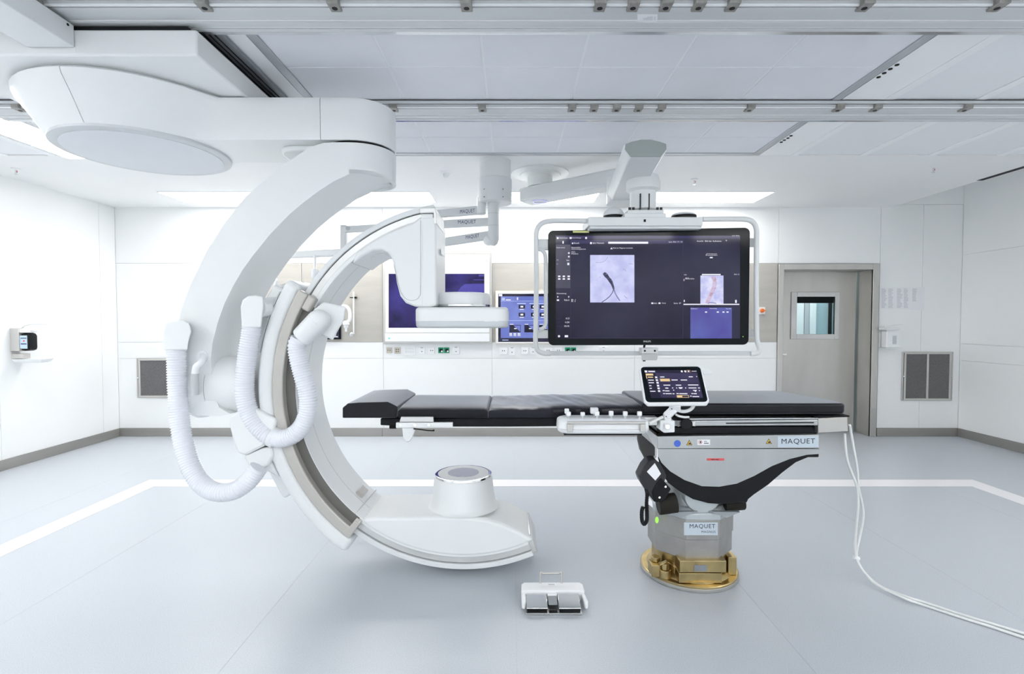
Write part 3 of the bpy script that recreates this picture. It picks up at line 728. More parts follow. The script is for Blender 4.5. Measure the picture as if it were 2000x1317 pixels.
obj('lock_block', MB().box(at(1326, 1120, 2.635).x, at(1410, 1120, 2.635).x, 2.632, 2.74, .033, at(0, 1119.5, 2.635).z), BRASS, bd, bevel=.003)
plb = Plane(at(1350, 1100, 2.613), at(1390, 1100, 2.613), at(1350, 1110, 2.613))
tp = obj('type_plate', MB().quad(plb, 1356, 1104.5, 1381, 1116.5, .001, .002), ALU_D, lb, label='small grey riveted type plate')
# brass clamp left
bl = at(1303, 1140, 2.66)
m = MB().cyl((bl.x, 2.70, .031), (bl.x, 2.70, .075), .030, n=20).cyl((bl.x, 2.70, .075), (bl.x, 2.70, .11), .022, n=6).box(bl.x - .07, bl.x - .025, 2.70, 2.78, .031, .095).cyl((bl.x - .035, 2.755, .095), (bl.x - .035, 2.755, .12), .025, n=16)
m.bar((bl.x - .03, 2.69, .105), (bl.x, 2.68, .128), .03, .006).bar((bl.x, 2.68, .128), (bl.x + .03, 2.69, .105), .03, .006)
obj('clamp', m, BRASS, bd, bevel=.003)
obj('clamp', MB().box(TX + .17, TX + .215, 2.72, 2.80, .031, .13), BRASS, bd, bevel=.003)
# column
def octo(ap, rot=22.5): return [(TX + ap / math.cos(PI / 8) * math.cos(math.radians(rot + 45 * k)), TY + ap / math.cos(PI / 8) * math.sin(math.radians(rot + 45 * k))) for k in range(8)]
ZT = at(0, 1016, 2.64).z
zmid = at(0, 1055, 2.64).z
col = obj('column', MB().prism_z(octo(.208), .15, zmid), COLUMN, T, bevel=.003)
obj('column_shell', MB().prism_z(octo(.2135), zmid - .002, ZT), COLUMN, col, bevel=.003)
zct = at(0, 1000, 2.64).z
P0, P1 = octo(.218), octo(.214)
obj('collar', MB().loft([[(x, y, ZT) for x, y in P0], [(x, y, zct - .012) for x, y in P0], [(TX + (x - TX) * .9, TY + (y - TY) * .9, zct + .012) for x, y in P1]]), CASTAL, T, bevel=.004)
# collar notches: dark triangles with the shade put into their colour
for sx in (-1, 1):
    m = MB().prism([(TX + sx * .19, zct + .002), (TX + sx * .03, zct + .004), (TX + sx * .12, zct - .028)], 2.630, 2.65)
    obj('collar_notch_shade', m, mat('collar_shade', (0.33, 0.36, 0.375), .45, .4), T)
pc = Plane((TX, TY - .2155, .3), (TX + .1, TY - .2155, .3), (TX, TY - .2155, .4))
lt = obj('name_plate', MB().quad(pc, 1336, 1021, 1402, 1046, .002, .0025), TAG, col, bevel=.0008, label='pale name plate reading MAQUET MAGNUS')
obj('lettering', MB().text('MAQUET', pc, 1347, 1024, 1397, 1033.5, .0026).text('MAGNUS', pc, 1370, 1037, 1397.5, 1041.3, .0026), INK, lt)
obj('reflector', MB().ball(at(1283, 1016, 2.72), .010, .006, .018), LIME, col, label='lime green oval light')
# neck and joints
m = MB().rev((TX, TY, 0), (0, 0, 1), [(.185, zct + .008), (.175, zct + .05), (.15, zct + .12)], 40)
m.cyl((TX, TY - .21, zct + .085), (TX, TY + .21, zct + .085), .095, n=32)
obj('neck', m, CASTAL, T, bevel=.004)
obj('tilt_joint', MB().cyl((at(1295, 980, 2.72).x - .045, 2.66, at(0, 981, 2.70).z), (at(1295, 980, 2.72).x + .05, 2.66, at(0, 977, 2.70).z), .052, n=28), BRONZE, T, bevel=.004)
obj('tilt_joint', MB().cyl((at(1432, 985, 2.72).x - .06, 2.70, at(0, 985, 2.70).z), (at(1432, 985, 2.72).x + .045, 2.70, at(0, 981, 2.70).z), .040, n=28), BRONZE, T, bevel=.004)
# head: black belly, steel front
belly = [(1284, 877), (1600, 877), (1600, 894), (1579, 894), (1555, 904), (1528, 924.5), (1500.6, 948), (1473, 967), (1462, 976), (1459, 983), (1447, 982), (1412, 986), (1384.5, 984), (1354, 976), (1330, 962), (1302.5, 941.6), (1289, 918), (1284, 895)]
hdx = obj('belly', MB().prism(XZ(belly, TN), TN, 3.06), BLACK, T, bevel=.006)
plate = [(1285, 877.3), (1600, 877.3), (1600, 887), (1576, 888.6), (1542, 897), (1507, 911), (1473, 930), (1439, 945), (1405, 951), (1371, 950), (1337, 938), (1309, 921), (1292, 904), (1285, 890)]
def sm(pts, keep):
    return pts
obj('front_plate', MB().prism(XZ(plate, TN - .008), TN - .008, TN + .01), STEEL_C, hdx)
bandm = MB().prism(XZ([(1284, 852.5), (1600, 849.5), (1600, 876), (1284, 877)], TN - .012), TN - .012, 3.06)
band = obj('head_band', bandm, STEEL_C, T, bevel=.003)
X0 = at(1284, 860, TN).x
# left flank: pale cover corner and dark flank
za, zbk = at(1284, 852, TN).z, at(1284, 877, TN).z
zlow = at(1284, 901, TN).z
m = MB().poly([(X0 - .004, TN - .01, za), (X0 - .004, TN + .33, za), (X0 - .004, TN + .03, zbk), (X0 - .004, TN + .03, zlow - .02), (X0 - .004, TN - .006, zlow - .06), (X0 - .004, TN - .006, zbk)], (.006, 0, 0))
obj('flank_cover', m, WHITE, T)
edge = XZ([(1284, 893), (1287, 905), (1290, 918), (1295, 930), (1303, 941)], TN)
obj('edge_strip', MB().loft([[(x - .012, TN - .004, z - .002), (x + .001, TN - .004, z), (x + .001, TN + .03, z), (x - .012, TN + .03, z - .002)] for x, z in edge]), WHITE, T)
m = MB().poly([(X0 - .002, TN + .02, za + .01), (X0 - .002, 3.06, za + .01), (X0 - .002, 3.04, zbk - .01), (X0 - .002, 2.96, zlow - .02), (X0 - .002, 2.80, zlow - .08), (X0 - .002, TN + .02, zlow - .14)], (.05, 0, 0))
obj('flank', m, BRONZE, T)
pb = Plane((1, TN - .012, .8), (1.1, TN - .012, .8), (1, TN - .012, .9))
pf = Plane((1, TN - .008, .7), (1.1, TN - .008, .7), (1, TN - .008, .8))
ring = [(1323 + 6.6 * math.cos(t * PI / 12), 866.8 + 6.6 * math.sin(t * PI / 12)) for t in range(24)]
obj('dot_sticker', MB().pgon(pb, ring, .001, .0015), BLUE, band, label='round blue sticker')
for x, y in ((1346.3, 865), (1501.8, 862.3)):
    w = obj('warning_sticker', MB().pgon(pb, [(x - 6, y + 5), (x + 6, y + 5), (x, y - 5.5)], .001, .0015), INK, band, label='yellow warning triangle')
    obj('warning_face', MB().pgon(pb, [(x - 4.6, y + 4.1), (x + 4.6, y + 4.1), (x, y - 3.9)], .0016, .0008), YELLOW, w)
    w.data.materials.append(INK)
    MBx = MB().pgon(pb, [(x - 2, y + 3.2), (x + 3, y + 3.2), (x + 3, y + .6), (x, y + .2), (x - 2, y + 2)], .0022, .0005)
    obj('warning_symbol', MBx, INK, w)
ls = obj('white_sticker', MB().quad(pb, 1362, 858.8, 1387, 869.5, .001, .0015), WHITE, band, label='small white no-sitting sticker')
rg = MB()
for k in range(16):
    a, b = 2 * PI * k / 16, 2 * PI * (k + 1) / 16
    rg.pgon(pb, [(1368 + 3.6 * math.cos(a), 864 + 3.6 * math.sin(a)), (1368 + 3.6 * math.cos(b), 864 + 3.6 * math.sin(b)), (1368 + 2.9 * math.cos(b), 864 + 2.9 * math.sin(b)), (1368 + 2.9 * math.cos(a), 864 + 2.9 * math.sin(a))], .0018)
obj('ring_mark', rg, RED, ls)
obj('figure_mark', MB().quad(pb, 1367, 862, 1369.2, 866, .0018).quad(pb, 1375, 862, 1381, 862.8, .0018).quad(pb, 1375, 865.4, 1384, 866.8, .0018), INK, ls)
mt = obj('name_plate', MB().pgon(pb, [(1519, 853), (1599, 851.5), (1599, 874.5), (1519, 874.5)], .001, .002), TAG, band, bevel=.0008, label='pale name plate reading MAQUET')
obj('lettering', MB().text('MAQUET', pb, 1526.5, 857.3, 1592, 869, .0018, -.6), INK, mt)
rs = obj('red_sticker', MB().quad(pf, 1380.5, 895.5, 1414.5, 900, .001, .0015), RED, hdx, label='thin red label')
obj('print', MB().quad(pf, 1389, 897.2, 1396, 898.6, .0018, .0005).quad(pf, 1397, 897.2, 1404, 898.6, .0018, .0005), INK, rs)
# slide unit above the head
obj('slide', MB().prism(XZ([(1283, 834), (1598, 832), (1598, 848), (1300, 849.5), (1288, 848), (1283, 842)], TN + .02), TN + .02, 3.03), BLACK, T, bevel=.006)
rail = obj('side_rail', MB().prism(XZ([(1290, 822), (1598, 820), (1598, 831.5), (1290, 833)], TN - .015), TN - .015, TN + .012), STEEL_C, T, bevel=.004)
obj('rail_slot', MB().prism(XZ([(1418, 826), (1590, 824.5), (1590, 827), (1418, 828.2)], TN - .0157), TN - .0157, TN - .01), BLACK, rail)
obj('deck', MB().prism(XZ([(1262, 815), (1598, 814), (1598, 819), (1262, 821)], TN + .005), TN + .005, 3.08), BLACK, T)
obj('deck_trim', MB().prism(XZ([(1330, 818), (1598, 816.5), (1598, 818.5), (1330, 820)], TN - .012), TN - .012, TN + .006), CHROME, T)
obj('end_box', MB().prism(XZ([(1598, 817), (1655, 814), (1657, 843), (1598, 846)], TN - .01), TN - .01, 3.02), STEEL, T, bevel=.003)
obj('end_box_top', MB().prism(XZ([(1590, 814), (1659, 812), (1659, 814.5), (1590, 817)], TN - .012), TN - .012, 3.03), BLACK, T)
obj('tabletop', MB().prism(XZ([(743, 818), (1300, 814), (1300, 831), (1000, 834), (820, 834), (743, 831)], TN + .03), TN + .03, TF - .03), BLACKM, T, bevel=.004)
obj('tabletop_edge', MB().prism(XZ([(760, 831.5), (774, 831.5), (774, 838), (760, 838)], TN + .06), TN + .06, TN + .2), BLACKM, T, bevel=.003)
# mattress pads
def pad(pts, m_, y0=TN, y1=TF, bev=.012):
    return obj('pad', MB().prism(XZ(pts, TN), y0, y1), m_, T, bevel=bev, seg=4)
hp = pad([(668.5, 797), (679, 788.5), (700, 786.8), (757, 785.5), (776.5, 795), (774, 817), (668.5, 817)], PAD, bev=.006)
hp['label'] = 'black wedge-shaped head pad'
# middle pads: gridded top so the vinyl can sag and crease
def soft_pad(x0, x1, ytop, ybot, m_, amp, y0=TN, y1=TF, nx=60):
    import mathutils.noise as mn
    ny = 14
    prof = []
    rings = []
    for i in range(nx + 1):
        u = i / nx; px = x0 + (x1 - x0) * u
        yt = ytop(px); a = at(px, yt, TN); bz = at(px, ybot, TN).z
        edge = min(1, min(u, 1 - u) * nx / 1.5) if nx else 1
        ez = .010 * (1 - edge) ** 2
        ring = [(a.x, y0 + .004, bz)]
        nzf = mn.noise((a.x * 11, 3, 0)) * amp * .7
        for z_ in (.35, .75): ring.append((a.x, y0 - nzf * .6 - .003, bz + (a.z - bz) * z_ - ez * z_))
        for k in range(ny + 1):
            v = k / ny; y = y0 + .004 + (y1 - y0 - .008) * v
            n = mn.noise((a.x * 9 + y * 4, y * 5, 1.3)) * .6 + mn.noise((a.x * 26 + y * 9, y * 7, 4.1)) * .4
            crown = -.010 * (abs(2 * v - 1) ** 6)
            ring.append((a.x, y, a.z + crown - ez + n * amp * (1 - abs(2 * v - 1) ** 4 * .5)))
        ring.append((a.x, y1, bz + (a.z - bz) * .5)); ring.append((a.x, y1 - .004, bz))
        rings.append(ring)
    return obj('pad', MB().loft(rings), m_, T, angle=50)
soft_pad(777.5, 953, lambda p: 795 + (p - 777) * .008, 817, PAD, .0015)
soft_pad(954.5, 1256, lambda p: 797 - (p - 954) * .019, 816.5, PADW, .0095, nx=130)
zt1, zb1 = at(1450, 788.5, TN).z, at(1450, 811, TN).z
xa1, xb1 = at(1254, 790, TN).x, at(1656, 790, TN).x
plan = [(xa1, TN), (xb1 - .02, TN), (xb1, TN + .02), (xb1 - .002, TN + .13), (xb1 - .03, TN + .24), (1.64, TF - .03), (1.60, TF), (xa1, TF)]
obj('pad', MB().prism_z(plan, zb1 + .004, zt1), PAD, T, bevel=.016, seg=4)
# tilt drive cover with paper label, black lead
Yt = 2.66
def rot_slab(pts, Ya, Yb): return MB().prism(XZ(pts, Ya), Ya, Yb)
td = obj('tilt_drive', rot_slab([(1268, 900), (1258, 912), (1248, 932), (1252, 943), (1264, 962), (1277, 980), (1291, 960), (1303, 930), (1290, 905), (1281, 898)], 2.612, 2.70), DKGREY, T, bevel=.006)
obj('drive_plate', rot_slab([(1292, 934), (1311, 956), (1300, 976), (1292, 982), (1277, 981), (1274, 962), (1282, 946)], 2.604, 2.66), BLACK, td, bevel=.006)
obj('paper_label', rot_slab([(1279, 905), (1291, 926), (1280, 939), (1263.5, 922)], 2.609, 2.62), PAPER, td, label='white paper label')
for x, y in ((1300, 951), (1288, 972)): obj('bolt', MB().cyl(at(x, y, 2.6025), at(x, y, 2.61), .0055, n=12), CHROME, td)
obj('paper_label', rot_slab([(1266, 969), (1274, 980), (1275, 992), (1264, 984)], 2.611, 2.618), PAPER, td)
lead = MB().tube([at(x, y, 2.618) for x, y in ((1262, 955), (1264, 966), (1263, 985), (1263.5, 1005), (1263, 1017), (1258, 1024), (1254, 1017), (1253.5, 1000), (1256, 990))], .010, 10, 8, rf=lambda i: .0108 if i % 2 else .0092)
obj('coiled_lead', lead, BLACK, td)

# accessory clamp at the head end
ac = thing('rail_clamp', 'white and grey accessory clamp hanging under the head end of the table', 'clamp', tuple(at(810, 836, TN)))
obj('bracket', MB().prism(XZ([(783, 814.5), (846, 814.5), (847, 825), (780, 825)], TN - .02), TN - .02, TN - .004), TRACK, ac, bevel=.003)
bar = obj('bar', MB().prism(XZ([(773, 826), (884, 826), (884, 834.5), (773, 836.5)], TN - .025), TN - .025, TN - .002), PLASTIC, ac, bevel=.003)
for x in (781.5, 810, 837.5): obj('bolt', MB().cyl(at(x, 830.5, TN - .0265), at(x, 830.5, TN - .02), .0075, n=14), CHROME, bar)
obj('hook', MB().prism(XZ([(785, 836), (809, 836), (810, 842), (805, 856), (800, 863), (793, 864), (787, 857)], TN - .018), TN - .018, TN), PLASTIC2, ac, bevel=.004)
obj('lever', MB().tube([at(808, 838, TN - .02), at(820, 839, TN - .025), at(835, 841, TN - .03), at(847, 841.5, TN - .03)], .0035, 8, 3).ball(at(847, 841, TN - .03), .005), BLACK, ac)

# control console
cn = thing('control_console', 'white table-side control console with a row of little joystick levers', 'control console', tuple(at(1180, 848, 2.45)))
zc0, zc1, zc2 = at(0, 848, 2.45).z, at(0, 839.5, 2.45).z, at(0, 821, 2.45).z
x0, x1 = at(1090, 830, 2.45).x, at(1271, 830, 2.45).x
body = MB().loft([[(x, y, z) for x, y in rrect(x0 + i, x1 - i, 2.44 + i, 2.604 - i, .045)] for z, i in ((zc0, .014), (zc0 + .008, .004), (zc1, 0.0))])
obj('body', body, WHITE, cn, bevel=.003)
body = MB().loft([[(x, y, z) for x, y in rrect(x0 + i, x1 - i, 2.44 + i, 2.604 - i, .045)] for z, i in ((zc1 + .001, .001), (zc2 - .012, .003), (zc2 - .004, .010), (zc2, .018))])
obj('lid', body, WHITE, cn, bevel=.002)
hx0, hx1 = at(1108, 825, 2.43).x, at(1261, 825, 2.43).x
obj('guard_bar', MB().box(hx0, hx1, 2.425, 2.437, zc2 - .014, zc2 - .002).box(hx0, hx0 + .026, 2.425, 2.44, zc1 - .006, zc2 - .0145).box(hx1 - .026, hx1, 2.425, 2.44, zc1 - .006, zc2 - .0145), STEEL, cn, bevel=.002, label='satin metal guard bar')
for x, y, h_ in ((1107, 811, .025), (1110.5, 820, .02), (1138, 819, .018), (1160.5, 809, .03), (1166, 818.5, .022), (1193.5, 818, .024), (1221, 816.5, .022), (1249, 816.5, .022)):
    big = x == 1160.5
    Yj = 2.50 if y > 815 else 2.56
    p = at(x, y, Yj); w = .019 if big else .011
    js = obj('joystick', MB().box(p.x - w, p.x + w, p.y - w * .8, p.y + w * .8, zc2 + .012, zc2 + .012 + h_), WHITE, cn, bevel=.004)
    obj('stem', MB().cyl((p.x, p.y, zc2 - .002), (p.x, p.y, zc2 + .0125), .006, n=10), GREYP, js)
obj('base_strip', MB().box(x0 + .03, x1 - .04, 2.46, 2.58, zc0 - .008, zc0 - .0003), BLACK, cn)
obj('mount', MB().box(at(1262, 830, 2.5).x, at(1262, 830, 2.5).x + .07, 2.55, 2.604, zc1, zc2 - .005), TRACK, cn, bevel=.003)

# tablet
pY0, pY1 = 2.48, 2.587
tp_ = Plane(at(1262, 786, pY0), at(1383, 786, pY0), at(1251, 717, pY1))
tb = thing('tablet', 'tilted black touchscreen tablet on a white arm at the table side', 'tablet', tuple(at(1300, 845, 2.56)))
def pl_rr(x0, y0, x1, y1, r, off, shear=True):
    # rounded rectangle on the tablet plane, corners given along its own skewed frame
    A = tp_.pt(1262, 786, off); U = tp_.pt(1383, 785, off) - A; V = tp_.pt(1251, 717, off) - A
    w, hgt = U.length, V.length
    return [A + U * (x / w) + V * (y / hgt) for x, y in rrect(x0, w - x1, y0, hgt - y1, r)]
case = MB().poly(pl_rr(-.008, -.010, -.008, -.006, .022, -.001), -tp_.n * .020)
cs = obj('case', case, WHITE, tb, bevel=.005, seg=3)
obj('lip', MB().poly(pl_rr(.0, -.016, .0, .15, .014, -.006), -tp_.n * .018), WHITE, cs, bevel=.004)
gl = obj('glass', MB().poly(pl_rr(0, 0, 0, 0, .018, .001), -tp_.n * .002), BEZEL, tb, bevel=.0006)
def tq(u0, v0, u1, v1):
    """screen coordinates of the tablet crop (2000x1125 over 160x90 px)"""
    return [(1240 + u * .08, 710 + v * .08) for u, v in ((u0, v0), (u1, v0), (u1, v1), (u0, v1))]
SK = .245
def tskew(u, v): return (1240 + (u + (v - 165) * SK) * .08, 710 + v * .08)
def tsk(mb, u0, v0, u1, v1, off): return mb.pgon(tp_, [tskew(u0, v0), tskew(u1, v0), tskew(u1, v1), tskew(u0, v1)], off)
m = MB()
m.mat(0); tsk(m, 232, 165, 1510, 850, .0014)
m.mat(1); tsk(m, 480, 235, 1495, 480, .0019); tsk(m, 232, 165, 500, 235, .0019); tsk(m, 470, 490, 1495, 830, .0019)
m.mat(3); tsk(m, 560, 165, 1510, 232, .0020)
m.mat(2)
tsk(m, 232, 175, 290, 220, .0024); tsk(m, 320, 185, 480, 212, .0024)
for u in (1110, 1195): m.pgon(tp_, [tskew(u + 28 + 26 * math.cos(k), 195 + 26 * math.sin(k)) for k in [i * PI / 4 for i in range(8)]], .0024)
tsk(m, 1290, 175, 1320, 215, .0026)
tsk(m, 1380, 187, 1495, 198, .0024)
for i, (u, v) in enumerate(((435, 320), (435, 388), (437, 452), (432, 523), (430, 588), (425, 655))):
    tsk(m, u + 15, v, u + 68, v + 42, .0024)
for u0, u1, v in ((265, 400, 398), (260, 390, 462), (257, 310, 535), (252, 305, 600), (247, 375, 672),
                  (575, 680, 322), (1275, 1375, 318), (1460, 1480, 312), (835, 985, 395), (1060, 1215, 395),
                  (610, 775, 522), (910, 1040, 522), (1210, 1460, 517), (635, 700, 592), (640, 710, 596), (800, 830, 590), (900, 925, 592), (965, 1060, 582), (975, 1040, 600), (1120, 1145, 590), (1205, 1395, 590), (1435, 1480, 590),
                  (555, 605, 655), (615, 720, 662), (815, 840, 645), (1300, 1390, 650), (1335, 1370, 672), (1440, 1465, 655),
                  (550, 595, 728), (610, 755, 730), (780, 825, 732), (875, 930, 728), (945, 1140, 730), (1240, 1290, 728), (1300, 1370, 730), (1250, 1410, 800), (1195, 1230, 790)):
    tsk(m, u0, v, u1, v + 20, .0026)
m.mat(4)
for u0, v0, u1, v1 in ((240, 250, 420, 295), (235, 300, 252, 370), (275, 325, 400, 350), (558, 375, 795, 438)): tsk(m, u0, v0, u1, v1, .0026)
tsk(m, 868, 778, 1160, 835, .0024)
m.mat(3); tsk(m, 1000, 788, 1150, 826, .0027); m.mat(5); tsk(m, 1262, 160, 1350, 172, .0026); tsk(m, 1262, 172, 1275, 228, .0026); tsk(m, 1337, 172, 1350, 228, .0026)
obj('screen_image', m, [S_TABD, S_TAB, S_WHITE, S_TABD, S_GOLD, S_BROWN], tb)
# arm, clamp, lead
obj('lock_knob', MB().cyl(at(1340.5, 828.5, TN - .024), at(1340.5, 828.5, TN - .07), .030, n=28), BLACKM, tb, bevel=.005, label='round black knob')
obj('clamp_plate', MB().prism(XZ([(1324, 822.5), (1331, 824.5), (1350, 824.5), (1358, 822.5), (1358, 833.5), (1350, 831.5), (1331, 832), (1324, 834)], TN - .022), TN - .0235, TN - .0158), TRACK, tb, bevel=.002)
zc_ = lambda y: at(0, y, 2.54).z
m = MB().bar(at(1318, 789, 2.50), at(1318, 800, 2.53), .055, .03).bar(at(1318, 798, 2.53), at(1303, 812, 2.55), .045, .04).bar(at(1303, 808, 2.55), at(1303, 822, 2.55), .034, .034)
obj('support_arm', m, WHITE, tb, bevel=.004)
for x, y in ((1312, 799), (1324, 799), (1301, 814), (1308, 814)): obj('screw', MB().cyl(at(x, y, 2.505 if y < 805 else 2.525), at(x, y, 2.53), .003, n=8), DKGREY, tb)
cl = obj('clamp_block', MB().prism(XZ([(1290, 822), (1318, 822), (1318, 845), (1297, 846), (1289, 840)], 2.53), 2.53, 2.604), WHITE, tb, bevel=.004)
obj('clamp_knob', MB().cyl(at(1304, 834, 2.528), at(1304, 834, 2.505), .014, n=20).bar(at(1304, 834, 2.512), at(1297, 828, 2.512), .006, .008), TRACK, cl, bevel=.002)
lead = MB().tube([at(1356, 788, 2.53), at(1353, 796, 2.53), at(1345, 802, 2.53), at(1334, 804, 2.53), at(1322, 801, 2.54)], .0085, 10, 6)
lead.tube([at(1320, 810, 2.55), at(1326, 813, 2.54), at(1336, 815, 2.54), at(1345, 815, 2.56)], .006, 8, 6)
lead.tube([at(1294, 815, 2.55), at(1285, 819, 2.54), at(1268, 827, 2.53)], .008, 8, 6)
obj('lead', lead, CABLE, tb)
m = MB().poly([at(1369, 718, 2.588), at(1391, 727, 2.588), at(1392, 731, 2.588), (at(1374, 732, 2.588))], (0, .012, 0))
obj('rear_handle', m, PLASTIC2, tb, bevel=.002)

# =================================================================== CABLES ON THE FLOOR
def cable(label, pts, r=.0064):
    o = obj('power_cable', MB().tube(pts, r, 10, 8), CABLE, None, loc=tuple(pts[-1]))
    return tag(o, label, 'cable', 'white cables from the table end')
def fz(px, py, z=.008): return onz(px, py, z)
c1 = [at(1650, 847, 2.630), at(1651, 870, 2.632), at(1655, 900, 2.645), at(1664, 925, 2.665), at(1672, 945, 2.685), at(1675.5, 965, 2.700), at(1675, 1000, 2.720), at(1671.5, 1040, 2.735), at(1670, 1070, 2.735), at(1675, 1098, 2.725), at(1690, 1120, 2.700), at(1713, 1143, 2.640), fz(1762, 1167, .022), fz(1800, 1181), fz(1870, 1204), fz(1940, 1226), fz(2030, 1256)]
c2 = [at(1659.5, 830, 2.615), at(1663, 850, 2.635), at(1668, 880, 2.660), at(1674, 915, 2.685), at(1676.5, 950, 2.710), at(1684, 985, 2.740), at(1686, 1010, 2.760), at(1680, 1045, 2.760), at(1673, 1080, 2.745), at(1679, 1104, 2.735), at(1696, 1127, 2.710), at(1724, 1148, 2.650), fz(1770, 1166, .022), fz(1805, 1177), fz(1875, 1200), fz(1945, 1221), fz(2030, 1247)]
cable('white cable hanging from the table end, the one nearer the table', c1)
cable('white cable beside it that bows out to the right before joining', c2)
obj('cable_tie', MB().cyl(at(1668, 1088, 2.735), at(1677, 1092, 2.735), .012, n=10), WHITE, None, loc=tuple(at(1672, 1090, 2.735)))
tag(bpy.data.objects['cable_tie'], 'small white tie binding the two cables together', 'cable tie')

# =================================================================== FOOT PEDAL
fp0 = onz(1080, 1190, 0)
fp = thing('foot_pedal', 'white and chrome double foot pedal on the floor below the table', 'foot pedal', (fp0.x, fp0.y, 0))
A = onz(1027, 1202, 0); B = onz(1137, 1202, 0)
yn = A.y
base = MB().box(A.x, B.x, yn, yn + .17, .001, .008)
obj('base_plate', base, STEEL_C, fp, bevel=.002)
def pz(px, py, Y): return at(px, py, Y)
hz = .062
hx0, hx1 = onz(1018, 1150, hz).x, onz(1141, 1150, hz).x
ho = MB()
ybk = yn + .19
prof_top = [(hx0, ybk - .10), (hx0 + .004, ybk - .01), (hx0 + .02, ybk), (hx1 - .03, ybk), (hx1 - .012, ybk - .01), (hx1 - .004, ybk - .10)]
ho.prism_z([(hx0, ybk - .085), (hx1, ybk - .085), (hx1, ybk - .02), (hx1 - .015, ybk), (hx0 + .015, ybk), (hx0, ybk - .02)], .010, hz)
ho.prism_z([(hx0, ybk - .086), (hx0 + .022, ybk - .086), (hx0 + .022, yn + .032), (hx0 + .011, yn + .024), (hx0, yn + .032)], .012, hz - .012)
ho.prism_z([(hx1 - .018, ybk - .086), (hx1, ybk - .086), (hx1 + .007, yn + .034), (hx1 - .002, yn + .026), (hx1 - .012, yn + .032)], .012, hz - .012)
obj('hood', ho, WHITE, fp, bevel=.006, seg=3)
obj('symbol', MB().box((hx0 + hx1) / 2 - .02, (hx0 + hx1) / 2 + .012, ybk - .03, ybk - .02, hz, hz + .0006), PRINT, fp)
mid = (A.x + B.x) / 2
for a, b in ((A.x + .003, mid - .028), (mid + .024, B.x - .003)):
    m = MB().poly([(a, yn + .004, .026), (b, yn + .004, .026), (b, yn + .12, .046), (a, yn + .12, .046)], (0, 0, .006))
    p = obj('pedal', m, CHROME, fp, bevel=.003)
    obj('pedal_pad', MB().box(a + .004, b - .004, yn + .008, yn + .10, .009, .024), BLACK, p)
m = MB().poly([(mid - .024, yn + .03, .030), (mid + .020, yn + .03, .030), (mid + .020, yn + .085, .042), (mid - .024, yn + .085, .042)], (0, 0, .006))
obj('centre_pedal', m, ALU_D, fp, bevel=.003)
obj('centre_step', MB().box(mid - .026, mid + .022, yn + .086, yn + .118, .03, .052), WHITE, fp, bevel=.003)
obj('centre_foot', MB().box(mid - .022, mid + .018, yn + .004, yn + .02, .01, .022), BLACK, fp)
lx0, lx1 = at(1055, 1140, ybk).x, at(1097, 1140, ybk).x
lp = MB().tube([(lx0, ybk - .01, .05), (lx0, ybk - .004, .09), (lx0, ybk + .0, .108), (lx0 + .004, ybk + .004, .113), (lx0 + .012, ybk + .005, .105), (lx0 + .03, ybk + .005, .105), (lx1 - .03, ybk + .005, .105), (lx1 - .012, ybk + .005, .105), (lx1 - .004, ybk + .004, .113), (lx1, ybk, .108), (lx1, ybk - .004, .09), (lx1, ybk - .01, .05)], .0052, 10, 5)
obj('carry_loop', lp, STEEL, fp, label='chrome carrying loop')

# =================================================================== BIG DISPLAY ON ITS BOOM
DL, DR = 3.42, 3.35
dp = Plane(at(1071, 674, DL), at(1462, 673, DR), at(1071, 451, DL))
B_ = thing('display_boom', 'huge black display in a white tube frame hanging from a ceiling boom', 'display', tuple(at(1055, 338, 4.7)))
fl_ = onz(1055, 338, ZC)
obj('ceiling_flange', MB().rev((fl_.x, fl_.y, 0), (0, 0, 1), [(.265, ZC - .0005), (.265, ZC - .012), (.19, ZC - .016), (.185, ZC - .03), (.12, ZC - .034)], 56), PLASTIC, B_)
obj('flange_column', MB().cyl((fl_.x, fl_.y, ZC - .03), (fl_.x, fl_.y, 2.64), .115, n=40), PLASTIC, B_)
ax, ay = fl_.x, fl_.y
e = Vector((0.98, 4.18, 0))
d = (e - Vector((ax, ay, 0))).normalized()
s_ = Vector((ax, ay, 0)) - d * .17
m = MB().bar(s_ + Vector((0, 0, 2.575)), e + Vector((0, 0, 2.575)), .21, .13)
ba = obj('boom_arm', m, PLASTIC2, B_, bevel=.02, seg=3)
obj('ring_light', MB().rev((ax, ay, 0), (0, 0, -1), [(.072, -2.51), (.072, -2.506), (.062, -2.505)], 32, False), screen_mat('ring_lavender', (.35, .36, .7), (.4, .4, .75)), ba)
# front arm housing pointing to the viewer
def hring(Y, zt_, zb_, wt, wb_, cx):
    return [(cx - wb_, Y, zb_), (cx + wb_, Y, zb_), (cx + wt, Y, zb_ + (zt_ - zb_) * .45), (cx + wt * .98, Y, zb_ + (zt_ - zb_) * .75), (cx + wt * .7, Y, zt_ - .012), (cx + wt * .25, Y, zt_), (cx - wt * .25, Y, zt_), (cx - wt * .7, Y, zt_ - .012), (cx - wt * .98, Y, zb_ + (zt_ - zb_) * .75), (cx - wt, Y, zb_ + (zt_ - zb_) * .45)]
hc = lambda Y: 0.762 + (Y - 2.95) * .10
rg = [hring(2.95, 2.435, 2.335, .120, .086, hc(2.95)), hring(2.97, 2.44, 2.333, .124, .090, hc(2.97)), hring(3.4, 2.45, 2.332, .124, .092, hc(3.4)), hring(4.05, 2.46, 2.332, .124, .092, hc(4.05))]
hs = obj('arm_housing', MB().loft(rg), PLASTIC2, B_, bevel=.004)
obj('housing_end', MB().loft([hring(2.944, 2.433, 2.337, .117, .083, hc(2.945)), hring(2.949, 2.434, 2.336, .119, .085, hc(2.95))]), mat('housing_end_grey', (.30, .34, .33), .45, 0, .02, 5), hs, label='grey-green end cap')
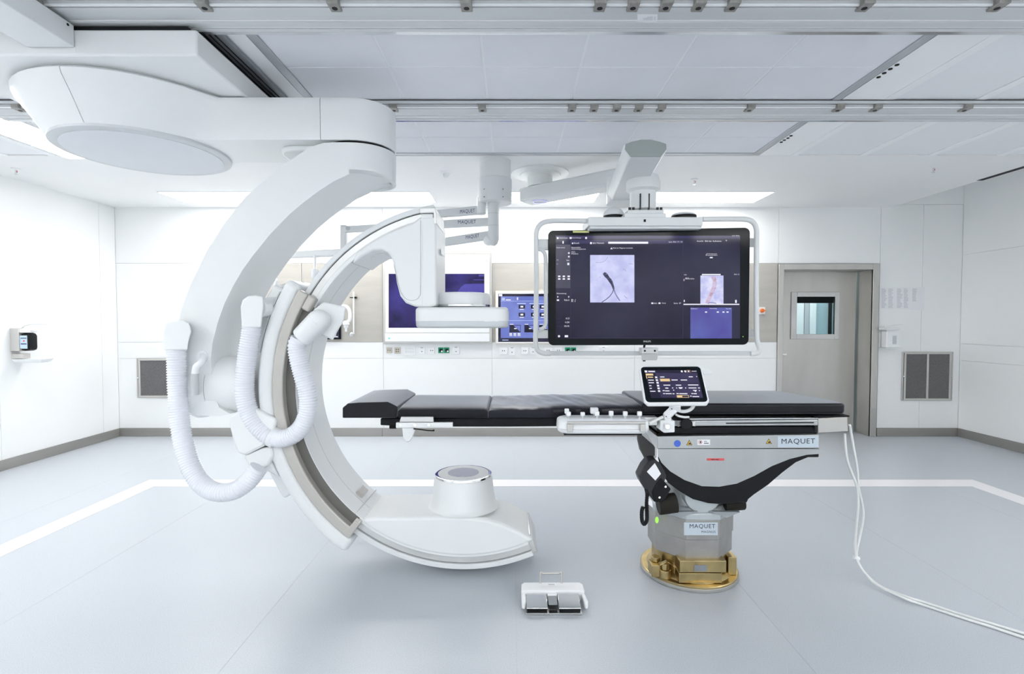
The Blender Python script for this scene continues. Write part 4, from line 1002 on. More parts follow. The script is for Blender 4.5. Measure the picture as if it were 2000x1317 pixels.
obj('arm_elbow', MB().cyl((hc(4.02), 4.05, 2.32), (hc(4.02), 4.05, 2.52), .125, n=36), PLASTIC2, B_)
# drop column
cxp, cyp = at(1256, 390, 3.42).x, 3.42
ztp = 2.333
zpl = at(0, 411, 3.42).z
dc = obj('drop_column', MB().rev((cxp, cyp, 0), (0, 0, 1), [(.085, zpl), (.085, at(0, 376, 3.42).z), (.11, at(0, 372, 3.42).z), (.112, at(0, 358, 3.42).z), (.095, at(0, 345, 3.42).z), (.09, ztp)], 40), PLASTIC, B_)
for x in (1251, 1268): obj('slot', MB().pbox(x - 1, 378, x + 1, 409, cyp - .0865, cyp - .06), DKGREY, dc)
obj('mount_plate', MB().pbox(1226, 410, 1296, 416.5, 3.30, 3.52), PLASTIC, B_, bevel=.003)
mpd = obj('mount_plate', MB().pbox(1220, 416.5, 1301, 425, 3.30, 3.52), PLASTIC, B_, bevel=.003)
for x in (1230, 1237, 1284, 1291): obj('bolt', MB().cyl(at(x, 410, 3.31), at(x, 405.5, 3.31), .009, n=10), DKGREY, mpd)
hb_ = obj('head_beam', MB().pbox(1149, 424, 1373, 441, 3.29, 3.56).pbox(1152, 441, 1371, 447, 3.31, 3.54), PLASTIC, B_, bevel=.004)
obj('sensor', MB().pbox(1257.5, 428.5, 1261.5, 433.5, 3.287, 3.295), BLACK, hb_)
for x0, x1, y0, y1 in ((1178, 1219, 406, 423), (1311, 1360, 416, 423)):
    a, b = at(x0, y1, 3.45), at(x1, y0, 3.45)
    dm = obj('dome', MB().ball(((a.x + b.x) / 2, 3.45, a.z + .003), (b.x - a.x) / 2, .07, b.z - a.z, lo=0.0, hi=1.0), PLASTIC, hb_)
    obj('dome_base', MB().rev(((a.x + b.x) / 2, 3.45, 0), (0, 0, 1), [((b.x - a.x) / 2 * .98, a.z - .014), ((b.x - a.x) / 2 * .98, a.z + .002)], 28), BLACK, dm)
# tube frame
Yt_ = 3.40
tf = [(1150, 432), (1110, 431.5), (1075, 432), (1058, 437), (1049, 449), (1047, 470), (1047.5, 560), (1046.5, 640), (1046, 668), (1049, 683), (1060, 690), (1075, 691)]
obj('tube_frame', MB().tube([at(x, y, Yt_) for x, y in tf], .0165, 14, 6), PLASTIC, B_)
tf = [(1372, 428.5), (1420, 428), (1455, 428.5), (1470, 434), (1477, 447), (1477.5, 470), (1477, 560), (1477.5, 640), (1478.5, 665), (1483, 680), (1480, 689), (1466, 691.5)]
obj('tube_frame', MB().tube([at(x, y, Yt_ - .04) for x, y in tf], .0165, 14, 6), PLASTIC, B_)
rl = obj('lower_rail', MB().loft([[at(1072, 686, Yt_), at(1072, 694.5, Yt_), at(1072, 694.5, Yt_ + .03), at(1072, 686, Yt_ + .03)], [at(1468, 686, Yt_ - .04), at(1468, 694.5, Yt_ - .04), at(1468, 694.5, Yt_ - .01), at(1468, 686, Yt_ - .01)]]), ALU, B_, bevel=.003)
obj('bracket', MB().pbox(1051, 467, 1073, 488, 3.43, 3.46).pbox(1050, 645, 1073, 661, 3.43, 3.46).pbox(1460, 465, 1476, 482, 3.39, 3.42).pbox(1460, 643, 1476, 660, 3.39, 3.42), PLASTIC2, B_, bevel=.003)
obj('handle', MB().tube([at(x, y, 3.40) for x, y in ((1052, 487), (1060, 490), (1065, 500), (1066, 530), (1066, 600), (1065.5, 632), (1061, 641), (1053, 644))], .013, 12, 6), PLASTIC2, B_)
cb = obj('camera_box', MB().pbox(1253, 680, 1286, 691, 3.33, 3.40).loft([[at(1253, 691.5, 3.33), at(1286, 691.5, 3.33), at(1286, 691.5, 3.40), at(1253, 691.5, 3.40)], [at(1253, 704, 3.35), at(1283, 704, 3.35), at(1283, 704, 3.40), at(1253, 704, 3.40)]]), PLASTIC, B_, bevel=.003)
for x in (1259.5, 1279): obj('lens', MB().cyl(at(x, 685.5, 3.327), at(x, 685.5, 3.34), .0065, n=12), BLACK, cb)
obj('stub', MB().cyl(at(1259, 672, 3.39), at(1257.5, 682, 3.385), .007, n=10).cyl(at(1258, 704, 3.37), at(1258, 706, 3.37), .009, n=10), BLACK, cb)
# the display
def dpoly(c, r, off, n=6):
    A = dp.pt(*c[0], off); U = dp.pt(*c[1], off) - A; V = dp.pt(*c[3], off) - A
    w, hgt = U.length, V.length
    return [A + U * (x / w) + V * (z / hgt) for x, z in rrect(0, w, 0, hgt, r, n)]
D = obj('display_panel', MB().poly(dpoly([(1070.5, 674.8), (1462.5, 673.6), (1462.5, 446), (1070.5, 450.5)], .035, 0), -dp.n * .05), BEZEL, B_, bevel=.004)
m = MB()
def dq(i, x0, y0, x1, y1, off): m.mat(i).quad(dp, x0, y0, x1, y1, off)
dq(0, 1085.5, 460.5, 1445.5, 661.5, .0012)
dq(2, 1085.5, 478, 1114, 563, .0016)
dq(1, 1085.5, 460.5, 1445.5, 466, .0016)
dq(1, 1115, 469, 1335, 476, .0016)
dq(5, 1114.4, 466, 1115, 661, .0022); dq(5, 1333.5, 466, 1334, 661, .0022); dq(5, 1115, 660.5, 1334, 661, .0022)
# header texts
def dt(s, x0, y0, x1, y1, i=3): m.mat(i).text(s, dp, x0, y0, x1, y1, .0028)
dq(3, 1087.5, 463.5, 1091, 467, .0024); dt('Anwendungen', 1092.5, 463.8, 1109, 466.6)
dq(3, 1112.5, 463.3, 1116.5, 466.8, .0024); dt('Datenverwaltungen', 1117, 463.6, 1135, 466.4)
dq(3, 1143, 463, 1146.5, 467, .0024); dt('12:23 | 28 Mai', 1430, 459.6, 1444, 462)
dq(3, 1188, 472.3, 1266, 476.2, .0024); dq(3, 1117, 474, 1119.5, 477, .0024); dt('Einstell.', 1121, 473.5, 1131.5, 476.5); dq(3, 1152.5, 473, 1156, 477, .0024); dt('Bild 1', 1158, 473.5, 1165, 476.5); dt('Patientenb.', 1166.5, 473.3, 1180, 476.3)
dt('Seite', 1306, 471.5, 1313, 474); dt('Bild 19 / 24', 1315, 471.3, 1333, 473.8)
dt('Datensatz Aufnahme', 1116, 482, 1134, 485); dt('Untersuchungsbereich', 1116, 485.5, 1144, 488.5)
dt('AP 0.5', 1116, 490.5, 1123, 492.5); dt('LAO 1', 1116, 493, 1124, 495); dt('Einzelbild', 1116, 495, 1129, 497)
m.mat(3).pgon(dp, [(1192, 487), (1196.5, 487), (1194.2, 483)], .0026); dt('Nicht zur Diagnose verwenden', 1197, 483.2, 1236, 486.6)
dq(3, 1098.5, 471, 1101, 476, .0026); dt('Rechts dorsal', 1087, 482.5, 1103, 485)
for y in (493, 500): dq(3, 1109.5, y, 1112.5, y + 3, .0026)
dt('Roadm.', 1106.5, 507, 1112, 510); dq(3, 1108, 513.5, 1112, 518, .0026); dq(4, 1087, 507, 1091, 509, .0026); dq(4, 1087, 515, 1090, 516.5, .0026)
for x in (1090, 1099, 1108.5):
    for y in (538.5, 543.5): dq(3, x, y, x + 4.5, y + 3, .0026)
dt('Bildverarbeitung', 1087.5, 572, 1106, 575.5); m.mat(3).pgon(dp, [(1088.5, 578), (1088.5, 582), (1091, 580)], .0026); m.mat(3).pgon(dp, [(1110, 578), (1110, 582), (1112.5, 580)], .0026)
dq(3, 1087.5, 585, 1092, 588, .0026); dt('Modus A', 1102, 584.5, 1112, 588); dt('Bl. 1', 1116, 584.5, 1124, 587); dt('Bl. 2', 1116, 587.3, 1124, 589.8)
for y, s, n_ in ((621, 'Raum A', '0.23'), (628.5, 'Luft', '4.230'), (636, 'Serienaufnahme', '245.0%')):
    dt(s, 1088, y, 1088 + len(s) * 1.35, y + 2.8, 5); dt(n_, 1112 - len(n_) * 1.7, y - .4, 1112, y + 2.8)
m.mat(3).pgon(dp, [(1091.8 + 2.2 * math.cos(k * PI / 5), 657 + 2.2 * math.sin(k * PI / 5)) for k in range(10)], .0026); dq(3, 1103, 655, 1109.5, 659, .0026)
dq(3, 1272, 591, 1276, 594, .0026); dt('Aufn.', 1277, 591, 1284, 594); dq(3, 1286, 591, 1290, 594, .0026); dt('Stop', 1293, 591, 1300.5, 594); dt('Serie  07', 1316, 591, 1330, 594)
# x-ray image
dq(6, 1152.6, 498.2, 1239, 591, .0022)
ves = [(1179, 533.5), (1183, 537), (1188, 543.5), (1192.5, 549), (1195.5, 555), (1198, 562), (1198.8, 566)]
wv = [5.0, 8.0, 6.0, 7.0, 4.8, 4.2, 2.2]
for k in range(len(ves) - 1):
    (x0, y0), (x1, y1) = ves[k], ves[k + 1]; l = math.hypot(x1 - x0, y1 - y0); nx, ny = -(y1 - y0) / l, (x1 - x0) / l
    m.mat(7).pgon(dp, [(x0 + nx * wv[k] / 2, y0 + ny * wv[k] / 2), (x1 + nx * wv[k + 1] / 2, y1 + ny * wv[k + 1] / 2), (x1 - nx * wv[k + 1] / 2, y1 - ny * wv[k + 1] / 2), (x0 - nx * wv[k] / 2, y0 - ny * wv[k] / 2)], .0030 + k * .00002)
m.mat(7).line(dp, [(1198.6, 565), (1196, 572), (1191, 579), (1184, 585), (1175.5, 590.6)], 1.3, .0032)
m.mat(8).line(dp, [(1198.6, 565), (1202, 574), (1206, 581), (1211, 588)], 2.0, .0031)
m.mat(8).line(dp, [(1217, 526), (1220, 526.5), (1223, 530)], .6, .0031).line(dp, [(1163, 513), (1172, 513), (1180, 511), (1185, 506), (1187, 502)], .6, .0031).line(dp, [(1171, 542), (1173, 541)], 1, .0031).line(dp, [(1219, 578), (1225, 583)], .7, .0031).line(dp, [(1228, 515), (1236, 516)], .6, .0031)
# right column
dt('Ansicht  Bild der Aufnahme', 1361, 469.5, 1409, 472.5); dt('+', 1417, 468.5, 1420, 471.5)
dt('Keine Referenzbilder geladen', 1380, 494.8, 1400, 497); dt('Zuweisen', 1378, 497, 1401, 499.5); dq(3, 1386.5, 502, 1392, 504.5, .0026)
dq(5, 1335, 532.5, 1445, 533, .0022); dt('3D', 1336, 536, 1341, 538); dq(3, 1371, 535.3, 1407.5, 537.7, .0026); dt('Bild 12', 1434, 535, 1444, 537.2)
dt('LAO 34', 1338.5, 542, 1345, 544.6); dt('Rekonstruktion', 1338.5, 543, 1356, 545.8); dq(9, 1335, 545, 1337, 549, .0026)
dq(10, 1368, 538.4, 1413, 594, .0022)
m.mat(9).line(dp, [(1393, 540), (1396, 549), (1395, 560), (1391, 570), (1386, 580), (1381, 593)], 7.5, .0030)
m.mat(8).line(dp, [(1383, 593), (1386, 591), (1392, 591.5), (1399, 593)], 1.4, .0033)
dq(3, 1335, 593.6, 1444, 595.8, .0028); dq(3, 1435.8, 586, 1439, 592, .0026); dq(3, 1335.5, 586, 1337.5, 590, .0026)
dq(11, 1348.5, 601, 1429.5, 661.3, .0022); dt('Referenz 1', 1349.5, 601.8, 1363, 604.2); dt('Untersuchung', 1386, 601.6, 1400, 604.4); dt('Neu laden', 1418, 602, 1428, 604)
for x in (1377, 1400, 1411, 1419): dq(3, x, 608.5, x + 4, 611, .0028)
obj('screen_image', m, [S_DARK, S_PANEL, S_SIDE, S_WHITE, S_GREY, S_PANEL, S_XRAY, S_VES, S_VES2, S_RED2, S_RED, S_PURP], D)
obj('lettering', MB().text('PHILIPS', dp, 1257, 665.6, 1271, 668.8, .0012), WHITE, D, label='white lettering on the lower bezel')
obj('sticker', MB().quad(dp, 1119, 450.8, 1150.5, 454.8, .001, .001), YLABEL, D, label='pale yellow strip label')
obj('status_lamp', MB().quad(dp, 1450.5, 657, 1452, 658.6, .001, .001), LIME, D)

# =================================================================== SURGICAL LIGHT PENDANT (behind)
YP = 4.42
pd = thing('surgical_pendant', 'white ceiling pendant with three lettered swivel arms behind the C-arm', 'pendant', tuple(onz(966, 310, ZC)))
hc0, hc1 = at(933, 342, YP - .14), at(997.5, 390, YP - .14)
pcx = (hc0.x + hc1.x) / 2
obj('ceiling_column', MB().cyl((pcx, YP, hc0.z), (pcx, YP, ZC - .0005), .137, n=40), PLASTIC, pd)
hsg = obj('housing', MB().prism_z([(pcx + .145 * math.cos(t * PI / 24) , YP + .145 * math.sin(t * PI / 24)) for t in range(48)], hc1.z, hc0.z), PLASTIC2, pd, bevel=.006)
for x in (945.5, 982.5):
    for y in (369.5, 384.5): obj('screw', MB().cyl(at(x, y, YP - .139), at(x, y, YP - .12), .004, n=8), BLACK, hsg)
zz = lambda y: at(0, y, YP).z
cl_, cr_ = at(940.5, 400, YP).x, at(964, 400, YP).x
obj('spindle', MB().rev((cl_, YP - .02, 0), (0, 0, 1), [(.03, zz(420)), (.038, zz(418)), (.038, zz(388))], 28), PLASTIC, pd)
sp = obj('spindle', MB().rev((cr_, YP - .02, 0), (0, 0, 1), [(.012, zz(481)), (.034, zz(477)), (.047, zz(468)), (.047, zz(388))], 28), PLASTIC2, pd)
for y in (418.5, 442): obj('joint', MB().rev((cr_, YP - .02, 0), (0, 0, 1), [(.0478, zz(y + .7)), (.0478, zz(y))], 28), GREYP, sp)
obj('end_cap', MB().ball(at(955, 470, YP - .01), .05, .05, .045), PLASTIC, sp)
def pend_arm(a, b, w, h_, txt, tb_, inkm, slope):
    o = obj('swivel_arm', MB().bar(at(*a, YP), at(*b, YP), w, h_, w, h_ * .8), PLASTIC2, pd, bevel=.01, seg=3)
    if txt:
        pp = Plane((0, YP - w / 2 - .0005, 2), (1, YP - w / 2 - .0005, 2), (0, YP - w / 2 - .0005, 3))
        obj('lettering', MB().text('MAQUET', pp, *tb_, .001, slope), inkm, o)
    return o
pend_arm((940, 410.5), (790, 424), .06, .068, 1, (898.5, 410, 927.5, 418.5), INKB, -2.6)
pend_arm((964, 433), (668, 449), .06, .066, 1, (894.5, 430.5, 929.5, 438.5), INKB, -.9)
pend_arm((962, 459), (690, 500), .06, .072, 1, (909.5, 460.3, 936, 468.3), INKB, -3.8)
obj('drop_post', MB().bar(at(671.5, 440, YP), at(671.5, 498, YP), .05, .05, up=(1, 0, 0)), PLASTIC2, pd, bevel=.008)
obj('emblem', MB().rev(at(679.5, 446, YP - .032), (0, -1, 0), [(.020, 0), (.020, .002), (.016, .0022)], 24), GREYP, pd)
obj('swivel_arm', MB().bar(at(680, 493, YP + .06), at(545, 499, YP + .5), .06, .06), PLASTIC2, pd, bevel=.01)
obj('lamp_handle', MB().rev(at(615, 546, YP), (0, 0, 1), [(.02, 0), (.032, .02), (.034, .06), (.026, .085), (.01, .09)], 20).cyl(at(615, 530, YP), at(615, 497, YP + .25), .012), WHITE, pd)
obj('lamp_handle', MB().rev(at(540, 572, YP), (0, 0, 1), [(.02, 0), (.03, .02), (.03, .05), (.012, .1)], 20).cyl(at(540, 555, YP), at(545, 499, YP + .45), .010), WHITE, pd)

# =================================================================== ON THE BACK WALL
# wall display 1
W1 = thing('wall_monitor', 'white-framed flush wall display showing dark violet, behind the detector', 'monitor', tuple(at(853, 672, YB)), 'wall displays')
FRM = mat('display_frame_steel', (0.60, 0.59, 0.565), 0.4, 0.4, 0.04, 5)
obj('frame', MB().pbox(747, 493.5, 961, 671.5, YB - .03, YB - .001), FRM, W1, bevel=.003)
fpn = obj('front_panel', MB().pbox(752, 498, 956, 650, YB - .040, YB - .0305), WHITE, W1, bevel=.003)
obj('lower_panel', MB().pbox(752, 651.5, 956, 667.5, YB - .044, YB - .0305), WHITE, W1, bevel=.003)
wp = Plane((0, YB - .040, 1), (1, YB - .040, 1), (0, YB - .040, 2))
m = MB().mat(0).quad(wp, 759, 535, 946, 640.5, .001, .002)
m.mat(1).pgon(wp, [(893, 571), (900, 561), (908, 555), (946, 554), (946, 571)], .0016); m.mat(1).quad(wp, 925, 546, 946, 547.5, .0016).quad(wp, 935, 537, 946, 540, .0016)
obj('screen', m, [S_WALL, S_WALL2], fpn, label='dark violet screen')
obj('label', MB().quad(wp, 947.5, 508, 953, 512, .001), PRINT, fpn)
obj('status_lamp', MB().quad(wp, 758.5, 659.5, 761.5, 662.5, .0055), S_CYAN, fpn)
# wall display 2
W2 = thing('wall_touchscreen', 'blue touchscreen in a white frame on the wall, half hidden by the big display', 'monitor', tuple(at(1030, 672, YB)), 'wall displays')
obj('frame', MB().pbox(967.5, 568.5, 1150, 672, YB - .02, YB - .001), mat('cream_edge', (0.80, 0.72, 0.56), .5, 0, .02), W2, bevel=.003)
fpn = obj('front_panel', MB().pbox(969, 570, 1149, 670.8, YB - .026, YB - .0205), WHITE, W2, bevel=.002)
wp = Plane((0, YB - .026, 1), (1, YB - .026, 1), (0, YB - .026, 2))
m = MB()
def wq(i, x0, y0, x1, y1, o_): m.mat(i).quad(wp, x0, y0, x1, y1, o_)
wq(0, 973, 574, 1145, 668, .001); wq(1, 978, 579, 1140, 660.5, .0016); wq(3, 974, 574.5, 981, 579, .002)
wq(2, 978, 588, 1140, 588.6, .002); wq(2, 978, 626, 1140, 626.8, .002); wq(3, 988, 585, 997.5, 587, .0022); wq(2, 980, 582, 986, 587, .0022); wq(3, 1009.5, 581, 1012, 586, .0022)
for x in (1013, 1037, 1054, 1071, 1088):
    for y in (595.5, 611): wq(0, x, y, x + 12.5, y + 7.5, .0022); wq(3, x + 3.5, y + 2, x + 9, y + 5.5, .0026); wq(3, x + 2, y + 8.3, x + 10, y + 9.8, .0024)
    wq(2, x - 3, 592.3, x + 14, 594, .0022)
for x in (995, 1024, 1053):
    wq(0, x, 635, x + 22, 649.5, .0022); m.mat(1).pgon(wp, [(x + 8, 636), (x + 21, 636), (x + 21, 648.5)], .0026); wq(3, x + 9, 641, x + 14, 643, .0028); wq(3, x + 1, 633, x + 8, 634.3, .0024)
for x in (995, 1003, 1011): wq(3, x, 651, x + 5, 654, .0024); wq(3, x, 655, x + 5.5, 656.5, .0024)
wq(2, 981, 663.8, 993, 665.2, .002)
obj('screen', m, [S_TOUCHD, S_TOUCH, S_TOUCHL, S_WHITE], fpn, label='blue screen with button tiles')
# small black display left
W3 = thing('wall_display', 'small black display on the taupe wall behind the C-arm', 'monitor', tuple(at(640, 662, YB)), 'wall displays')
obj('case', MB().pbox(575, 600, 665, 663, YB - .03, YB - .001), BEZEL, W3, bevel=.003)
wp = Plane((0, YB - .03, 1), (1, YB - .03, 1), (0, YB - .03, 2))
obj('screen', MB().mat(0).quad(wp, 579, 604, 662, 661, .001).mat(1).quad(wp, 644, 657, 660, 659, .002).quad(wp, 655, 650, 656.5, 656, .002), [S_TOUCHD, S_WHITE], W3)
# rod with clear bulb, white hand piece
rd = thing('hanging_rod', 'thin white rod with a clear bulb hanging on the taupe wall', 'rod', tuple(at(690, 655, YB - .05)))
obj('rod', MB().cyl(at(690.5, 570, YB - .05), at(690.5, 653, YB - .05), .009, n=10), WHITE, rd)
obj('bulb', MB().ball(at(686.5, 653, YB - .05), .03), CHROME, rd)
obj('hook', MB().pbox(683, 580.5, 690, 582.5, YB - .06, YB - .04).box(at(690, 0, YB).x - .012, at(690, 0, YB).x + .012, YB - .05, YB - .001, at(0, 583.5, YB).z, at(0, 580, YB).z), BLACK, rd)
hpz = thing('hand_piece', 'white stepped hand piece with a hose hanging on the taupe wall', 'hand piece', tuple(at(677, 648, YB - .1)))
obj('body', MB().rev(at(676, 648, YB - .1), (0, 0, 1), [(.012, 0), (.014, .04), (.025, .05), (.028, .075), (.04, .085), (.04, .11), (.022, .13)], 20), WHITE, hpz)
obj('hose', MB().tube([at(678, 630, YB - .1), at(683, 624, YB - .1), at(683, 610, YB - .1), at(679, 601, YB - .1), at(672, 598, YB - .08), at(666, 600, YB - .03)], .020, 10, 6), WHITE, hpz)
# sockets
def socket(x0, x1, y0, y1, label, m_=WHITE, kind='pins', name='wall_socket', cat='socket'):
    t = thing(name, label, cat, tuple(at((x0 + x1) / 2, y1, YB)), 'outlets in the row under the wall displays')
    obj('plate', MB().pbox(x0, y0, x1, y1, YB - .012, YB - .0003), m_, t, bevel=.002)
    cx, cy = (x0 + x1) / 2, (y0 + y1) / 2
    pw = Plane((0, YB - .012, 1), (1, YB - .012, 1), (0, YB - .012, 2))
    mm = MB()
    if kind == 'pins':
        for d_ in (-2, 2): mm.quad(pw, cx + d_ - .8, cy - .8, cx + d_ + .8, cy + .8, .001)
        obj('contact', mm, DKGREY, t)
    elif kind == 'four':
        for d_ in (-2, 2):
            for e_ in (-2, 2): mm.quad(pw, cx + d_ - .9, cy + e_ - .9, cx + d_ + .9, cy + e_ + .9, .001)
        obj('contact', mm, DKGREY, t)
    elif kind == 'green':
        c_ = at(cx + .5, cy, YB - .0125); obj('recess', MB().cyl(c_, c_ + Vector((0, -.002, 0)), .020, n=18), BLACK, t)
        c_ = at(cx + 2.2, cy + 2, YB - .015); obj('lid', MB().cyl(c_, c_ + Vector((0, -.003, 0)), .011, n=14), WHITE, t)
    elif kind == 'slots':
        mm.quad(pw, cx - 2.5, y0 + .2, cx + 2.5, y0 + 1, .001).quad(pw, cx - 1, cy + 1.2, cx + 1, cy + 2.6, .001); obj('contact', mm, INKB, t)
    elif kind == 'keys':
        for i in range(4):
            for j in range(2): obj('button', MB().pbox(x0 + 2 + i * 4.6, y0 + 2.5 + j * 6, x0 + 5 + i * 4.6, y0 + 6.5 + j * 6, YB - .016, YB - .0121), PLASTIC2, t)
    return t
socket(754.5, 765, 679, 690, 'beige outlet, leftmost of the row under the wall display', BEIGE, 'pins')
socket(770, 782, 679, 690.5, 'beige outlet with four contacts, second from the left', BEIGE, 'four')
socket(789, 811, 677, 694, 'wide white key plate between the beige and the white outlets', WHITE, 'keys', 'switch_panel', 'switch panel')
socket(818, 830, 679, 691, 'white outlet right of the wide key plate', WHITE, 'slots')
socket(837, 849, 679, 691, 'white outlet with two contacts, left of the green pair', WHITE, 'pins')
socket(855.8, 865.8, 679, 690, 'green outlet, left one of the pair under the violet wall display', GREEN, 'green')
socket(867, 877.5, 679, 690, 'green outlet, right one of the pair under the violet wall display', GREEN, 'green')
socket(884.5, 897, 678, 692, 'white outlet right of the first green pair', WHITE, 'slots')
socket(976, 991, 679, 692, 'white outlet below the left edge of the blue touchscreen', WHITE, 'pins')
socket(994, 1006, 679, 694, 'narrow white outlet with blue marks below the blue touchscreen', WHITE, 'slots')
socket(1018, 1032, 679, 692, 'white outlet with two dark contacts below the blue touchscreen', WHITE, 'pins')
socket(1036, 1046, 679, 692, 'white outlet beside the left tube of the display frame', WHITE, 'slots')
socket(1063, 1078, 679, 690, 'white outlet under the left corner of the big display', WHITE, 'pins')
socket(1083, 1098, 679, 690, 'white outlet left of the green pair under the big display', WHITE, 'pins')
socket(1103.8, 1114, 679, 690, 'green outlet, left one of the pair under the big display', GREEN, 'green')
socket(1115, 1125.3, 679, 690, 'green outlet, right one of the pair under the big display', GREEN, 'green')
socket(1170, 1188, 678, 690, 'white outlet right of the green pair under the big display', WHITE, 'slots')
# emergency switch
es = thing('emergency_switch', 'white wall plate with an orange-red turn switch by the door', 'switch', tuple(at(1488, 614, YB)))
obj('plate', MB().pbox(1481, 600, 1494.5, 614, YB - .012, YB - .0003), WHITE, es, bevel=.002)
c_ = at(1488, 607, YB - .012); obj('knob', MB().cyl(c_, c_ + Vector((0, -.03, 0)), .026, .022, 20).bar(c_ + Vector((-.028, -.035, 0)), c_ + Vector((.028, -.035, 0)), .012, .014), ORANGE, es, bevel=.002)
# air grilles
def grille(x0, y0, x1, y1, n, label):
    t = thing('air_grille', label, 'vent', tuple(at((x0 + x1) / 2, y1, YB)), 'wall vents')
    Yf_ = YB - .012
    a, b = at(x0, y0, Yf_), at(x1, y1, Yf_); w = .016
    X0_, X1_, Za, Zb = a.x, b.x, b.z, a.z
    m = MB().box(X0_, X0_ + w, Yf_, YB - .0005, Za, Zb).box(X1_ - w, X1_, Yf_, YB - .0005, Za, Zb).box(X0_ + w, X1_ - w, Yf_, YB - .0005, Za, Za + w).box(X0_ + w, X1_ - w, Yf_, YB - .0005, Zb - w, Zb)
    obj('frame', m, STEEL, t, bevel=.002)
    obj('backing', MB().box(X0_ + w, X1_ - w, YB - .003, YB - .0006, Za + w, Zb - w), BLACKM, t)
    i0, i1, j0, j1 = X0_ + .034, X1_ - .034, Za + .028, Zb - .028
    dv = [i0 + (i1 - i0) * k / n for k in range(n + 1)]
    m = MB()
    for x in dv: m.box(x - .012, x + .012, YB - .016, YB - .004, j0, j1)
    m.box(i0 - .012, i1 + .012, YB - .016, YB - .004, j0 - .02, j0).box(i0 - .012, i1 + .012, YB - .016, YB - .004, j1, j1 + .02)
    obj('inner_frame', m, FRM, t, bevel=.002)
    for p, q in zip(dv[:-1], dv[1:]): obj('mesh_panel', MB().box(p + .012, q - .012, YB - .009, YB - .005, j0, j1), MESHM, t, label='dark perforated panel')
    for x in (i0 - .014, i1 + .014): obj('latch', MB().ball((x, YB - .018, (j0 + j1) / 2), .012), CHROME, t)
grille(266, 700, 344, 777.5, 1, 'steel-framed wall vent low on the back wall at the left')
grille(1763, 687.5, 1860, 783, 2, 'steel-framed double wall vent low on the back wall right of the door')
# papers
pw = Plane((0, YB - .0012, 1), (1, YB - .0012, 1), (0, YB - .0012, 2))
for (x0, x1, y1, n, lb) in ((1720, 1748, 604.5, 15, 'white printed sheet nearest the door frame, leftmost of three on the wall'), (1750.5, 1778, 604.5, 15, 'white printed sheet in the middle of three on the wall'), (1780.5, 1805, 606, 10, 'white printed sheet on the right of three, only half filled with print')):
    t = thing('paper_sheet', lb, 'paper', tuple(at((x0 + x1) / 2, y1, YB)), 'printed sheets beside the door')
    obj('sheet', MB().pbox(x0, 561, x1, y1, YB - .0016, YB - .0004), PAPER, t)
    m = MB(); random.seed(int(x0))
    for k in range(n):
        y = 564.5 + k * 2.55
        half = (x0 + x1) / 2
        m.quad(pw, x0 + 1.5, y, min(half - 1.5, x0 + 1.5 + random.uniform(6, 11)), y + 1.1, .0006, .0003)
        if x0 < 1779: m.quad(pw, half + 1, y, half + 1 + random.uniform(6, 10.5), y + 1.1, .0006, .0003)
    obj('print', m, PRINT, t)
# soap dispenser right
sd = thing('soap_dispenser', 'white wall dispenser with a lever beside the steel door frame', 'dispenser', tuple(at(1745, 680, YB)))
obj('back_plate', MB().pbox(1728.5, 636, 1751, 680, YB - .02, YB - .0005), WHITE, sd, bevel=.004)
obj('body', MB().pbox(1732, 644, 1757, 679, YB - .11, YB - .0205), WHITE, sd, bevel=.008, seg=3)
obj('window', MB().pbox(1744, 656, 1751, 672.5, YB - .1125, YB - .109), GREYP, sd)
obj('lever', MB().pbox(1732, 640, 1757, 645, YB - .16, YB - .03).bar(at(1738, 637, YB - .05), at(1762, 633.5, YB - .2), .01, .008), PLASTIC, sd, bevel=.002)
obj('drip_edge', MB().pbox(1730, 679.5, 1763, 681, YB - .14, YB - .0005), PLASTIC, sd)

# =================================================================== LEFT WALL: HAND SANITISER
hs_ = thing('hand_sanitiser', 'steel hand sanitiser holder with a blue bottle and drip tray on the left wall', 'dispenser', (XL, 4.93, 1.02))
y0, y1 = 4.87, 4.99
obj('holder', MB().box(XL + .0005, XL + .085, y0, y1, 1.115, 1.335), FRM, hs_, bevel=.005)
obj('bottle', MB().loft([[(x, y, z) for x, y in rrect(XL + .0855 + i, XL + .168 - i, y0 + .012 + i, y1 - .012 - i, .012)] for z, i in ((1.118, .018), (1.128, .004), (1.15, 0), (1.26, 0), (1.28, .006), (1.29, .02))]), [BLACK], hs_)
lbp = obj('bottle_label', MB().box(XL + .087, XL + .155, y0 + .0095, y0 + .0115, 1.14, 1.265), LABELW, hs_, label='pale blue bottle label')
obj('label_print', MB().box(XL + .095, XL + .15, y0 + .0085, y0 + .0095, 1.236, 1.244), INKB, lbp)
obj('label_print', MB().box(XL + .095, XL + .15, y0 + .0085, y0 + .0095, 1.18, 1.19), INKB, lbp)
obj('label_mark', MB().ball((XL + .125, y0 + .009, 1.213), .009, .001, .009), RED, lbp)
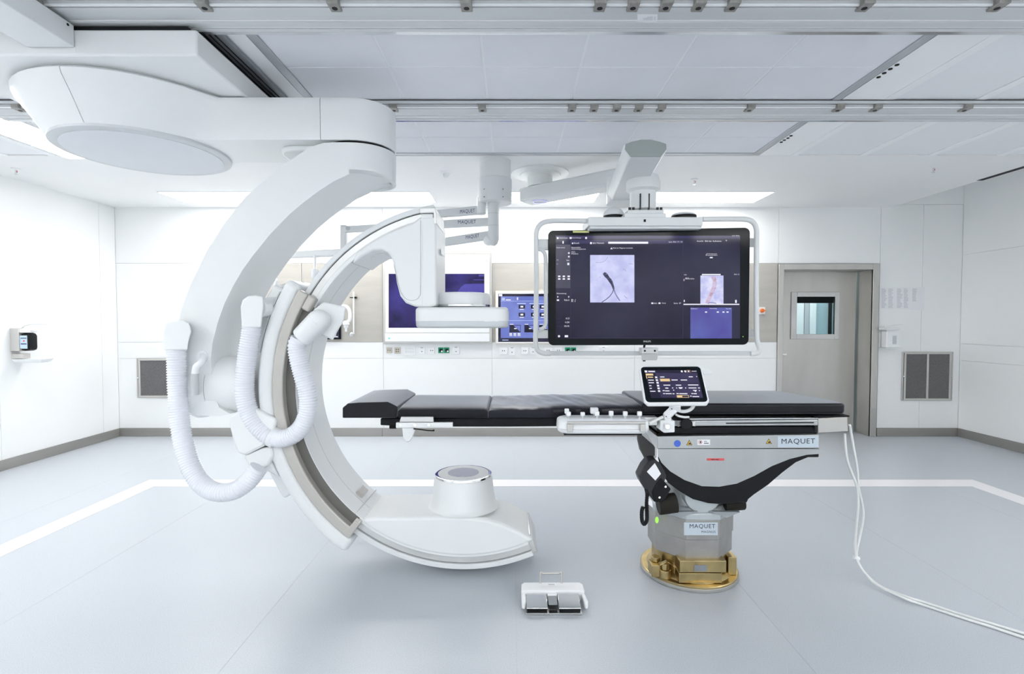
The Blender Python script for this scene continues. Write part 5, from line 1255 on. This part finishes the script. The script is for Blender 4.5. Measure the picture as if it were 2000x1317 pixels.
obj('pump_head', MB().box(XL + .07, XL + .17, y0 + .01, y1 - .01, 1.292, 1.325).bar((XL + .08, 4.93, 1.33), (XL + .24, 4.93, 1.305), .05, .012), WHITE, hs_, bevel=.005)
obj('elbow_lever', MB().tube([(XL + .06, 4.93, 1.335), (XL + .10, 4.93, 1.36), (XL + .18, 4.93, 1.372), (XL + .29, 4.93, 1.368)], .0045, 8, 5), CHROME, hs_)
obj('tray_bracket', MB().box(XL + .0005, XL + .11, y0 + .01, y1 - .03, 1.045, 1.09), FRM, hs_, bevel=.003)
obj('drip_tray', MB().loft([[(x, y, z) for x, y in rrect(XL + .02 + i, XL + .30 - i, y0 - .02 + i, y1 + .02 - i, .02)] for z, i in ((1.005, .03), (1.012, .015), (1.032, .003), (1.04, 0))]), WHITE, hs_)

# =================================================================== SMALL CEILING FITTINGS
def sprinkler(px, py, label, dome=False):
    c = onz(px, py, ZC - .03)
    t = thing('detector_head' if dome else 'sprinkler', label, 'smoke detector' if dome else 'sprinkler', (c.x, c.y, ZC), None if dome else 'ceiling sprinklers')
    if dome:
        obj('base', MB().rev((c.x, c.y, 0), (0, 0, 1), [(.055, ZC - .0005), (.055, ZC - .012), (.045, ZC - .018)], 24), WHITE, t)
        obj('dome', MB().ball((c.x, c.y, ZC - .02), .03, .03, .03, lo=-1, hi=0.2), PLASTIC2, t)
    else:
        obj('rosette', MB().rev((c.x, c.y, 0), (0, 0, 1), [(.034, ZC - .0005), (.034, ZC - .006), (.018, ZC - .011)], 20), WHITE, t)
        obj('nozzle', MB().cyl((c.x, c.y, ZC - .009), (c.x, c.y, ZC - .05), .007, n=10).cyl((c.x, c.y, ZC - .05), (c.x, c.y, ZC - .054), .014, n=12), CHROME, t)
        obj('glass_bulb', MB().cyl((c.x + .011, c.y, ZC - .018), (c.x + .011, c.y, ZC - .036), .0025, n=8), RED, t)
    return t
sprinkler(31, 336, 'small sprinkler on the ceiling at the far left above the left wall')
sprinkler(1356, 356, 'small sprinkler on the ceiling just right of the display boom')
sprinkler(1823, 332, 'small sprinkler on the ceiling at the far right')
sprinkler(871, 343, 'small white dome on the ceiling left of the pendant column', True)
